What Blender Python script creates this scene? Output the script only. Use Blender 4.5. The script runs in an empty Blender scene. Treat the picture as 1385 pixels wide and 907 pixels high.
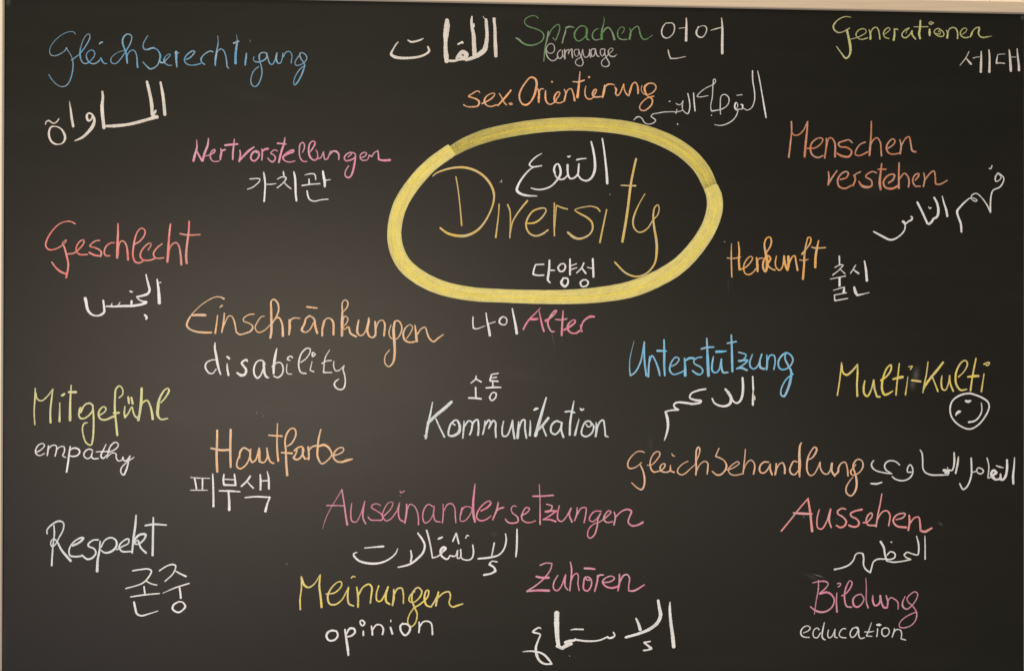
import bpy, math, random
from mathutils import Vector, Matrix
random.seed(7)
S = bpy.context.scene
COL = S.collection

# ------------------------------------------------------------------ camera
LENS, PW, PH, MM = 26.0, 1385.0, 907.0, 0.0015
F = LENS / 36.0 * PW
DIST = F * MM
YAW, PITCH, ROLL = math.radians(2.2), math.radians(0.12), 0.0025
fwd_rot = Matrix.Rotation(-YAW, 3, 'Z') @ Matrix.Rotation(math.radians(90) + PITCH, 3, 'X') @ Matrix.Rotation(ROLL, 3, 'Z')
fwd = fwd_rot @ Vector((0, 0, -1))
cam_loc = -fwd * (DIST / fwd.y)
cam_loc.y = -DIST
cam = bpy.data.objects.new('camera', bpy.data.cameras.new('camera'))
COL.objects.link(cam)
cam.data.lens, cam.data.sensor_width = LENS, 36.0
cam.data.clip_start, cam.data.clip_end = 0.05, 100
cam.location = cam_loc
cam.rotation_euler = fwd_rot.to_euler()
S.camera = cam

def board(px, py):
    """where the line of sight through a spot of the photograph meets the plane of the board (x, z in metres)"""
    d = fwd_rot @ Vector(((px - PW / 2) / F, -(py - PH / 2) / F, -1))
    t = -cam_loc.y / d.y
    return cam_loc.x + d.x * t, cam_loc.z + d.z * t

# ------------------------------------------------------------------ light
W = bpy.data.worlds.new('World'); S.world = W; W.use_nodes = True
bg = W.node_tree.nodes['Background']
bg.inputs[0].default_value = (1.0, 0.93, 0.84, 1); bg.inputs[1].default_value = 0.15

def area(name, loc, target, sx, sy, power, color):
    l = bpy.data.lights.new(name, 'AREA'); l.shape = 'RECTANGLE'; l.size, l.size_y = sx, sy
    l.energy, l.color = power, color
    o = bpy.data.objects.new(name, l); COL.objects.link(o); o.location = loc
    o.rotation_euler = (Vector(target) - Vector(loc)).to_track_quat('-Z', 'Y').to_euler()
    return o
area('window_light', (-1.35, -4.0, -0.20), (-0.3, 0, 0), 2.3, 0.75, 142, (1.0, 0.92, 0.83))
area('second_window_light', (1.3, -4.2, -0.9), (0.2, 0, 0), 2.0, 0.9, 30, (1.0, 0.94, 0.93))
area('purple_fill_light', (-2.2, -3.8, -1.5), (-0.6, 0, -0.4), 1.6, 0.6, 27, (0.80, 0.72, 1.0))  # added low lamp, tints the sheen at the board's lower left purple
area('overhead_fill', (-1.0, -1.75, 5.0), (-0.2, 0, -0.3), 2.6, 1.0, 165, (1.0, 0.93, 0.85))  # added fill from steeply above, brightens the chalk with little sheen
S.view_settings.view_transform = 'Standard'
S.view_settings.look = 'None'
S.view_settings.exposure = 0.0
S.view_settings.gamma = 1.0
S.view_settings.use_curve_mapping = False

# ------------------------------------------------------------------ materials
def new_mat(name):
    m = bpy.data.materials.new(name); m.use_nodes = True
    nt = m.node_tree
    return m, nt, nt.nodes['Principled BSDF']
def node(nt, t, **kw):
    n = nt.nodes.new(t)
    for k, v in kw.items(): setattr(n, k, v)
    return n
def noise(nt, vec, scale, detail=4, rough=0.6):
    n = node(nt, 'ShaderNodeTexNoise'); n.inputs['Scale'].default_value = scale
    n.inputs['Detail'].default_value = detail; n.inputs['Roughness'].default_value = rough
    nt.links.new(vec, n.inputs['Vector']); return n.outputs['Fac']
def ramp(nt, fac, a, b, ca, cb):
    r = node(nt, 'ShaderNodeValToRGB'); e = r.color_ramp.elements
    e[0].position, e[1].position = a, b; e[0].color, e[1].color = (*ca, 1), (*cb, 1)
    nt.links.new(fac, r.inputs[0]); return r.outputs[0]
def mix(nt, fac, a, b, mode='MIX'):
    m = node(nt, 'ShaderNodeMixRGB', blend_type=mode)
    for s, v in zip(m.inputs, (fac, a, b)):
        if isinstance(v, (int, float)): s.default_value = v
        elif isinstance(v, tuple): s.default_value = (*v, 1)
        else: nt.links.new(v, s)
    return m.outputs[0]
def math_(nt, op, a, b=0.0, clamp=False):
    m = node(nt, 'ShaderNodeMath', operation=op, use_clamp=clamp)
    for s, v in zip(m.inputs, (a, b)):
        if isinstance(v, (int, float)): s.default_value = v
        else: nt.links.new(v, s)
    return m.outputs[0]
def srgb(*c):
    return tuple(((v / 255 + .055) / 1.055) ** 2.4 if v > 10 else v / 255 / 12.92 for v in c)

DARK = (0.0095, 0.0085, 0.007)
# board: dark enamel with wiped dust, faint rubbed-out marks
BM, nt, P = new_mat('dark_enamel')
tc = node(nt, 'ShaderNodeTexCoord').outputs['Object']
def mapped(nt, tc, scale, loc=(0, 0, 0), rot=(0, 0, 0)):
    m = node(nt, 'ShaderNodeMapping'); m.inputs['Scale'].default_value = scale
    m.inputs['Location'].default_value = loc; m.inputs['Rotation'].default_value = rot
    nt.links.new(tc, m.inputs['Vector']); return m.outputs[0]
big = noise(nt, tc, 1.4, 3, 0.5)
wipe = noise(nt, mapped(nt, tc, (1.2, 1, 9), rot=(0, 0.35, 0)), 2.2, 5, 0.62)
fine = noise(nt, tc, 260, 3, 0.6)
base = ramp(nt, big, 0.3, 0.7, (0.0064, 0.0068, 0.0052), (0.0088, 0.0080, 0.0062))
base = mix(nt, ramp(nt, wipe, 0.45, 0.85, (0, 0, 0), (.004, .004, .004)), base, (0.55, 0.53, 0.5))
base = mix(nt, ramp(nt, fine, 0.55, 0.8, (0, 0, 0), (.003, .003, .003)), base, (0.6, 0.58, 0.55))
# (x px, y px, half width, half height, turn, strength)
for px, py, hw, hh, rot, amt in ((1239, 507, 5.5, 13, .1, .10), (1234, 520, 5, 9, -.1, .07), (985, 386, .8, 14, 0, .045),
                                 (748, 458, .7, 14, -.2, .10), (956, 288, 1.2, 12, .45, .05), (880, 600, 5, 14, 0, .02),
                                 (1107, 778, 9, 1.2, .3, .22), (1098, 780, 16, 3, .45, .035), (668, 722, 6, 3.5, .3, .035),
                                 (870, 706, 1, 7, 0, .05), (1272, 708, 5, 2.5, .6, .07), 
                                 (700, 505, 55, 12, .1, .006), (240, 560, 70, 25, .3, .008), (1190, 250, 60, 22, -.4, .008),
                                 (5, 868, 3, 50, 0, .015), (480, 590, 80, 14, -.2, .006), (340, 130, 60, 10, .2, .006),
                                 (11, 3, 4, 6, .2, .06), (1383, 24, 3, 4, .2, .12)):
    x, z = board(px, py)
    sx, sz = 1 / (hw * MM * 1.4), 1 / (hh * MM * 1.4)
    m = node(nt, 'ShaderNodeMapping', vector_type='TEXTURE')
    m.inputs['Location'].default_value = (x, 0, z); m.inputs['Rotation'].default_value = (0, rot, 0)
    m.inputs['Scale'].default_value = (1 / sx, 1, 1 / sz)
    nt.links.new(tc, m.inputs['Vector'])
    g = node(nt, 'ShaderNodeTexGradient', gradient_type='QUADRATIC_SPHERE')
    nt.links.new(m.outputs[0], g.inputs['Vector'])
    f = math_(nt, 'MULTIPLY', g.outputs['Fac'], amt * 1.15)
    f = math_(nt, 'MULTIPLY', f, math_(nt, 'ADD', wipe, 0.5), True)
    base = mix(nt, f, base, (0.62, 0.6, 0.55))
nt.links.new(base, P.inputs['Base Color'])
rr = math_(nt, 'ADD', math_(nt, 'MULTIPLY', wipe, 0.05), 0.43)
nt.links.new(rr, P.inputs['Roughness'])
P.inputs['Specular IOR Level'].default_value = 0.235
P.inputs['Specular Tint'].default_value = (1.0, 0.90, 0.77, 1)
b = node(nt, 'ShaderNodeBump'); b.inputs['Strength'].default_value = 0.06; b.inputs['Distance'].default_value = 0.0006
nt.links.new(noise(nt, tc, 420, 2, 0.5), b.inputs['Height']); nt.links.new(b.outputs[0], P.inputs['Normal'])

def chalk(name, rgb, cover=0.80, edge=None, grain=0.62):
    """dry chalk-marker colour; the board shows through where the stroke ran thin"""
    m, nt, P = new_mat(name)
    tc = node(nt, 'ShaderNodeTexCoord')
    uv = node(nt, 'ShaderNodeUVMap').outputs[0]
    sep = node(nt, 'ShaderNodeSeparateXYZ'); nt.links.new(uv, sep.inputs[0])
    streak = noise(nt, mapped(nt, uv, (11, 17, 1) if edge else (25, 3.2, 1)), 1.0, 5, 0.7)
    gr = noise(nt, tc.outputs['Object'], 620, 2, 0.75)
    slow = noise(nt, tc.outputs['Object'], 42, 3, 0.6)
    c = srgb(*rgb)
    lum = sum(c) / 3
    pale = tuple(0.60 * v + 0.40 * (0.25 * lum + 0.75 * 0.60) * k for v, k in zip(c, (1, .96, .88)))
    if edge:
        col = mix(nt, ramp(nt, slow, 0.35, 0.65, (0, 0, 0), (1, 1, 1)), c, srgb(*edge))
        d = math_(nt, 'ABSOLUTE', math_(nt, 'SUBTRACT', sep.outputs[1], 0.42))
        line = math_(nt, 'SUBTRACT', 1.0, math_(nt, 'MULTIPLY', math_(nt, 'ADD', d, math_(nt, 'MULTIPLY', streak, 0.16)), 4.6), True)
        col = mix(nt, line, col, srgb(240, 218, 78))
        # the marker's flat nib leaves thin, greyer edges
        e = math_(nt, 'MULTIPLY', math_(nt, 'SUBTRACT', math_(nt, 'ABSOLUTE', math_(nt, 'SUBTRACT', sep.outputs[1], 0.5)), 0.37), 5.5, True)
        col = mix(nt, math_(nt, 'MULTIPLY', e, 0.75), col, srgb(184, 180, 138))
    else:
        col = mix(nt, ramp(nt, slow, 0.42, 0.60, (0, 0, 0), (1, 1, 1)), c, pale if rgb[0] != rgb[2] else c)
    cv = node(nt, 'ShaderNodeAttribute', attribute_name='cover').outputs['Fac']
    lean = math_(nt, 'SUBTRACT', 1.0, cv)
    if not edge:
        col = mix(nt, math_(nt, 'MULTIPLY', lean, 0.45), col, pale)
    thin = math_(nt, 'ADD', math_(nt, 'MULTIPLY', streak, 0.5), math_(nt, 'MULTIPLY', gr, 0.5))
    hole = ramp(nt, thin, 0.34, 0.60, (grain, grain, grain), (0, 0, 0))
    patch = ramp(nt, noise(nt, tc.outputs['Object'], 300 if edge else 110, 3, 0.7), 0.3, 0.62, (.4, .4, .4) if edge else (.26, .26, .26), (0, 0, 0))
    loss = math_(nt, 'ADD', hole, math_(nt, 'MULTIPLY', lean, math_(nt, 'ADD', patch, 0.16)))
    col = mix(nt, math_(nt, 'ADD', loss, (1 - cover) * 0.3, True), col, DARK)
    nt.links.new(col, P.inputs['Base Color'])
    P.inputs['Roughness'].default_value = 0.92; P.inputs['Specular IOR Level'].default_value = 0.15
    return m
CH = {
 'white': chalk('white_chalk', (242, 241, 238), grain=.50), 'grey': chalk('grey_white_chalk', (214, 208, 198)),
 'silver': chalk('silver_white_chalk', (226, 235, 236), grain=.6), 'blue': chalk('blue_chalk', (106, 172, 208)),
 'sky': chalk('bright_blue_chalk', (122, 204, 242)), 'green': chalk('green_chalk', (88, 142, 78)),
 'lime': chalk('yellow_green_chalk', (204, 206, 120)), 'paleg': chalk('pale_green_chalk', (226, 224, 154)),
 'peach': chalk('orange_chalk', (252, 180, 116)), 'rose': chalk('rose_chalk', (236, 150, 176)), 'melon': chalk('melon_chalk', (252, 196, 152)), 'apricot': chalk('apricot_chalk', (250, 200, 150)),
 'orange': chalk('bright_orange_chalk', (252, 186, 96)), 'tan': chalk('tan_chalk', (216, 140, 98)),
 'pink': chalk('pink_chalk', (236, 140, 162)), 'coral': chalk('coral_chalk', (246, 134, 124)),
 'salmon': chalk('salmon_chalk', (252, 158, 156)), 'gold': chalk('golden_chalk', (222, 190, 98), grain=.5),
 'straw': chalk('straw_yellow_chalk', (244, 222, 108)),
 'dimwhite': chalk('dimmed_white_chalk', (226, 217, 202), grain=.5),  # tan-textured white of the top words, weaker light up there in its colour
 'mustard': chalk('mustard_chalk', (222, 204, 104), edge=(204, 189, 108), grain=.58),
 'yellow': chalk('ring_yellow_chalk', (234, 218, 122), edge=(220, 205, 126), grain=.46),
}
FM, nt, P = new_mat('beige_frame')
tc = node(nt, 'ShaderNodeTexCoord').outputs['Object']
g = noise(nt, mapped(nt, tc, (2, 8, 160)), 3.0, 4, 0.6)
c = ramp(nt, g, 0.3, 0.7, srgb(206, 192, 168), srgb(220, 208, 186))
c = mix(nt, ramp(nt, noise(nt, tc, 7, 3), 0.4, 0.75, (0, 0, 0), (.22, .22, .22)), c, srgb(196, 168, 132))
nt.links.new(c, P.inputs['Base Color']); P.inputs['Roughness'].default_value = 0.48
P.inputs['Metallic'].default_value = 0.0
FL, nt, P = new_mat('shaded_frame_lip')  # lip colour darkened to hold the shadow along the frame's inner face
P.inputs['Base Color'].default_value = (*srgb(128, 120, 108), 1); P.inputs['Roughness'].default_value = 0.5
WM, nt, P = new_mat('cream_wall_paint')
tc = node(nt, 'ShaderNodeTexCoord').outputs['Object']
nt.links.new(ramp(nt, noise(nt, tc, 30, 5), 0.3, 0.7, srgb(236, 214, 186), srgb(242, 222, 196)), P.inputs['Base Color'])
P.inputs['Roughness'].default_value = 0.8

# ------------------------------------------------------------------ mesh helpers
def link(name, me, mat, parent=None):
    me.materials.append(mat)
    o = bpy.data.objects.new(name, me); COL.objects.link(o)
    if parent: o.parent = parent
    return o
def rounded_bar(name, x0, x1, z0, z1, y0, y1, mat, parent, r=0.003):
    """a box with softened edges"""
    import bmesh
    bm = bmesh.new(); bmesh.ops.create_cube(bm, size=1)
    for v in bm.verts:
        v.co = Vector(((x0 + x1) / 2 + v.co.x * (x1 - x0), (y0 + y1) / 2 + v.co.y * (y1 - y0), (z0 + z1) / 2 + v.co.z * (z1 - z0)))
    if r: bmesh.ops.bevel(bm, geom=list(bm.edges), offset=r, segments=3, affect='EDGES', profile=0.5)
    me = bpy.data.meshes.new(name); bm.to_mesh(me); bm.free()
    for p in me.polygons: p.use_smooth = False
    return link(name, me, mat, parent)

# ------------------------------------------------------------------ board, frame, wall
xl = board(4.0, 453)[0]; xr = board(1385.6, 453)[0]
zt = board(690, 5.6)[1]; zb = board(690, 907)[1] - 0.06
CB = bpy.data.objects.new('chalkboard', None); COL.objects.link(CB)
CB['label'] = 'large dark chalkboard covered in colourful German, Arabic and Korean chalk words'
CB['category'] = 'chalkboard'
rounded_bar('writing_surface', xl - .012, xr + .012, zb - .012, zt + .012, 0.0, 0.012, BM, CB, 0)
FR = 0.0240
FT = FM.copy(); FT.name = 'dimmed_frame'  # darker copy for the top rail, its fading light put into the colour
for n_ in FT.node_tree.nodes:
    if n_.type == 'VALTORGB' and n_.color_ramp.elements[1].color[0] > 0.4:
        n_.color_ramp.elements[0].color = (*srgb(188, 168, 140), 1); n_.color_ramp.elements[1].color = (*srgb(206, 188, 160), 1)
def rail(x0, x1, z0, z1, lip, mt=FM):
    r = rounded_bar('frame_rail', x0, x1, z0, z1, -0.0045, 0.016, mt, CB, 0.0025)
    rounded_bar('rail_lip', *lip, -0.0028, -0.0005, FL, r, 0.0008)
lw = 0.0022
rail(xl - FR, xr + FR, zt + .001, zt + FR, (xl + .001, xr - .001, zt - lw + .001, zt + .002), FT)
rail(xl - FR, xr + FR, zb - FR, zb - .001, (xl + .001, xr - .001, zb - .002, zb + lw - .001))
rail(xl - FR, xl - .0005, zb - .0005, zt + .0005, (xl - .002, xl + lw, zb + .003, zt - .003))
rail(xr + .0005, xr + FR, zb - .0005, zt + .0005, (xr - lw, xr + .002, zb + .003, zt - .003))
seam = board(1347, 0)[0]
WALL = bpy.data.objects.new('wall', None); COL.objects.link(WALL); WALL['kind'] = 'structure'
rounded_bar('wall_panel', -3.2, seam - .0008, -1.6, 1.6, 0.017, 0.05, WM, WALL, 0.001)
rounded_bar('wall_panel', seam + .0008, 3.2, -1.6, 1.6, 0.017, 0.05, WM, WALL, 0.001)

# ------------------------------------------------------------------ chalk strokes
def catmull(pts, step):
    """centripetal Catmull-Rom through (x, z, w) points"""
    if len(pts) == 1: return [pts[0]]
    P_ = [Vector(p) for p in pts]
    P_ = [P_[0] * 2 - P_[1]] + P_ + [P_[-1] * 2 - P_[-2]]
    out = []
    for i in range(1, len(P_) - 2):
        p0, p1, p2, p3 = P_[i - 1:i + 3]
        def dt(a, b): return max(math.sqrt((a.xy - b.xy).length), 1e-5)
        t0 = 0; t1 = t0 + dt(p0, p1); t2 = t1 + dt(p1, p2); t3 = t2 + dt(p2, p3)
        n = max(2, int((p1.xy - p2.xy).length / step))
        for k in range(n):
            t = t1 + (t2 - t1) * k / n
            a1 = p0 * ((t1 - t) / (t1 - t0)) + p1 * ((t - t0) / (t1 - t0))
            a2 = p1 * ((t2 - t) / (t2 - t1)) + p2 * ((t - t1) / (t2 - t1))
            a3 = p2 * ((t3 - t) / (t3 - t2)) + p3 * ((t - t2) / (t3 - t2))
            b1 = a1 * ((t2 - t) / (t2 - t0)) + a2 * ((t - t0) / (t2 - t0))
            b2 = a2 * ((t3 - t) / (t3 - t1)) + a3 * ((t - t1) / (t3 - t1))
            c = b1 * ((t2 - t) / (t2 - t1)) + b2 * ((t - t1) / (t2 - t1))
            c.z = p1.z + (p2.z - p1.z) * k / n
            out.append(c)
    out.append(P_[-2])
    return out
LIFT = [0]
def ribbon(pts, V, FA, UV, CV, wide):
    """a low ridge of chalk along the points: feathered ends, slightly uneven edges"""
    LIFT[0] = (LIFT[0] + 1) % 7
    lift = 0.00004 + LIFT[0] * 0.000018 + (0.0002 if wide == 1 else 0)
    c = catmull(pts, 0.0022 if not wide else 0.006)
    n = len(c)
    if n < 2:
        q = c[0]; c = [Vector((q.x - q.z * .2, q.y, q.z)), Vector((q.x + q.z * .2, q.y, q.z))]; n = 2
    T = []
    for i in range(n):
        d = c[min(i + 1, n - 1)].xy - c[max(i - 1, 0)].xy
        T.append(d.normalized() if d.length > 1e-9 else Vector((1, 0)))
    secs = []
    cap = 0.12 if wide else 0.34
    w0, w1 = c[0].z, c[-1].z
    secs.append((c[0].xy - T[0] * w0 * cap, T[0], w0 * (.9 if wide else .5)))
    ph = random.random() * 9
    s = 0
    for i in range(n):
        if i: s += (c[i].xy - c[i - 1].xy).length
        j = 1 + 0.045 * math.sin(s * 900 + ph) + random.uniform(-.075, .075) if not wide else 1 + random.uniform(-.012, .012)
        secs.append((c[i].xy, T[i], c[i].z * j))
    secs.append((c[-1].xy + T[-1] * w1 * cap, T[-1], w1 * (.9 if wide else .5)))
    s = random.random() * 50
    prev = None; row0 = None; s0 = s
    total = sum((c[i].xy - c[i - 1].xy).length for i in range(1, n))
    for p, t, w in secs:
        if prev is not None: s += (p - prev).length
        prev = p
        nrm = Vector((-t.y, t.x)); h = min(w * 0.06, 0.0002)
        if wide == 1: h = 0.00034
        i0 = len(V)
        cov = (1.0 if wide == 1 else min(1.0, 0.25 + (s - s0) / 0.30, 0.0 + (total - (s - s0)) / 0.022)) if wide else max(0.0, min(1.0, (w / MM - 0.75) / 1.35))
        for k, hh in ((-1, 0), (-.55, .8), (0, 1), (.55, .8), (1, 0)):
            q = p + nrm * (k * w / 2)
            V.append((q.x, -(lift + h * hh), q.y))
            CV.append(cov)
        if row0 is not None:
            for k in range(4):
                a, b_, c_, d_ = row0 + k, row0 + k + 1, i0 + k + 1, i0 + k
                FA.append((a, b_, c_, d_))
                v0, v1 = (0, .22, .5, .78, 1)[k], (0, .22, .5, .78, 1)[k + 1]
                UV.extend(((sp, v0), (sp, v1), (s, v1), (s, v0)))
        row0 = i0; sp = s

SPECIAL = {'outline': 'face_outline', 'eye': 'eye', 'mouth': 'mouth', 'arc': 'arc', 'upper': 'arc', 'speck': 'speck', 'hyphen': 'hyphen', 'dot': 'full_stop', 'hamza': 'hamza'}
def build(data):
    parent = None; wi = 0
    for line in data.strip().split('\n'):
        line = line.strip()
        if not line: continue
        if line[0] == '#':
            label, colour, w0, org = [t.strip() for t in line[1:].split('|')]
            o = [float(v) for v in org.split(',')]
            ox, oy, sc = o[0], o[1], PW / (o[2] if len(o) > 2 else 200.0)
            w0 = float(w0)
            nm = 'chalk_oval' if 'oval' in label else 'chalk_smiley' if 'smiling' in label else 'chalk_splatter' if 'splatter' in label else 'chalk_phrase' if 'phrase' in label else 'chalk_word'
            parent = bpy.data.objects.new(nm, None); COL.objects.link(parent); parent.parent = CB
            parent['label'] = label
            korean = 'Korean' in label
            continue
        if line[0] == '@':
            o = [float(v) for v in line[1:].split(',')]
            ox, oy, sc = o[0], o[1], PW / (o[2] if len(o) > 2 else 200.0); continue
        key, rest = line.split(' ', 1)
        V, FA, UV, CV = [], [], [], []
        w = w0
        for st in rest.split('/'):
            pts = []; runs = []
            for tok in st.split():
                if tok[0] == 'w' and ',' not in tok: w = float(tok[1:]); continue
                corner = tok.endswith('!')
                x, y = tok.rstrip('!').split(',')
                px, py = ox + float(x) / sc, oy + float(y) / sc
                bx_, bz_ = board(px, py)
                thin = 0.83 if nm != 'chalk_oval' else 1.0
                pts.append((bx_, bz_, w / sc * MM * thin))
                if corner and len(pts) > 1: runs.append(pts); pts = [pts[-1]]
            if len(pts) > 1 or not runs: runs.append(pts)
            for r in runs: ribbon(r, V, FA, UV, CV, {'arc': 1, 'upper': 2}.get(key, 0))
        me = bpy.data.meshes.new(key)
        me.from_pydata(V, [], FA)
        uvl = me.uv_layers.new(name='UVMap')
        uvl.data.foreach_set('uv', [c for p in UV for c in p])
        me.attributes.new('cover', 'FLOAT', 'POINT').data.foreach_set('value', CV)
        me.polygons.foreach_set('use_smooth', [True] * len(me.polygons))
        me.update()
        link(SPECIAL.get(key, 'syllable' if korean else 'letter'), me, CH['mustard' if key == 'upper' else colour], parent)
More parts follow.
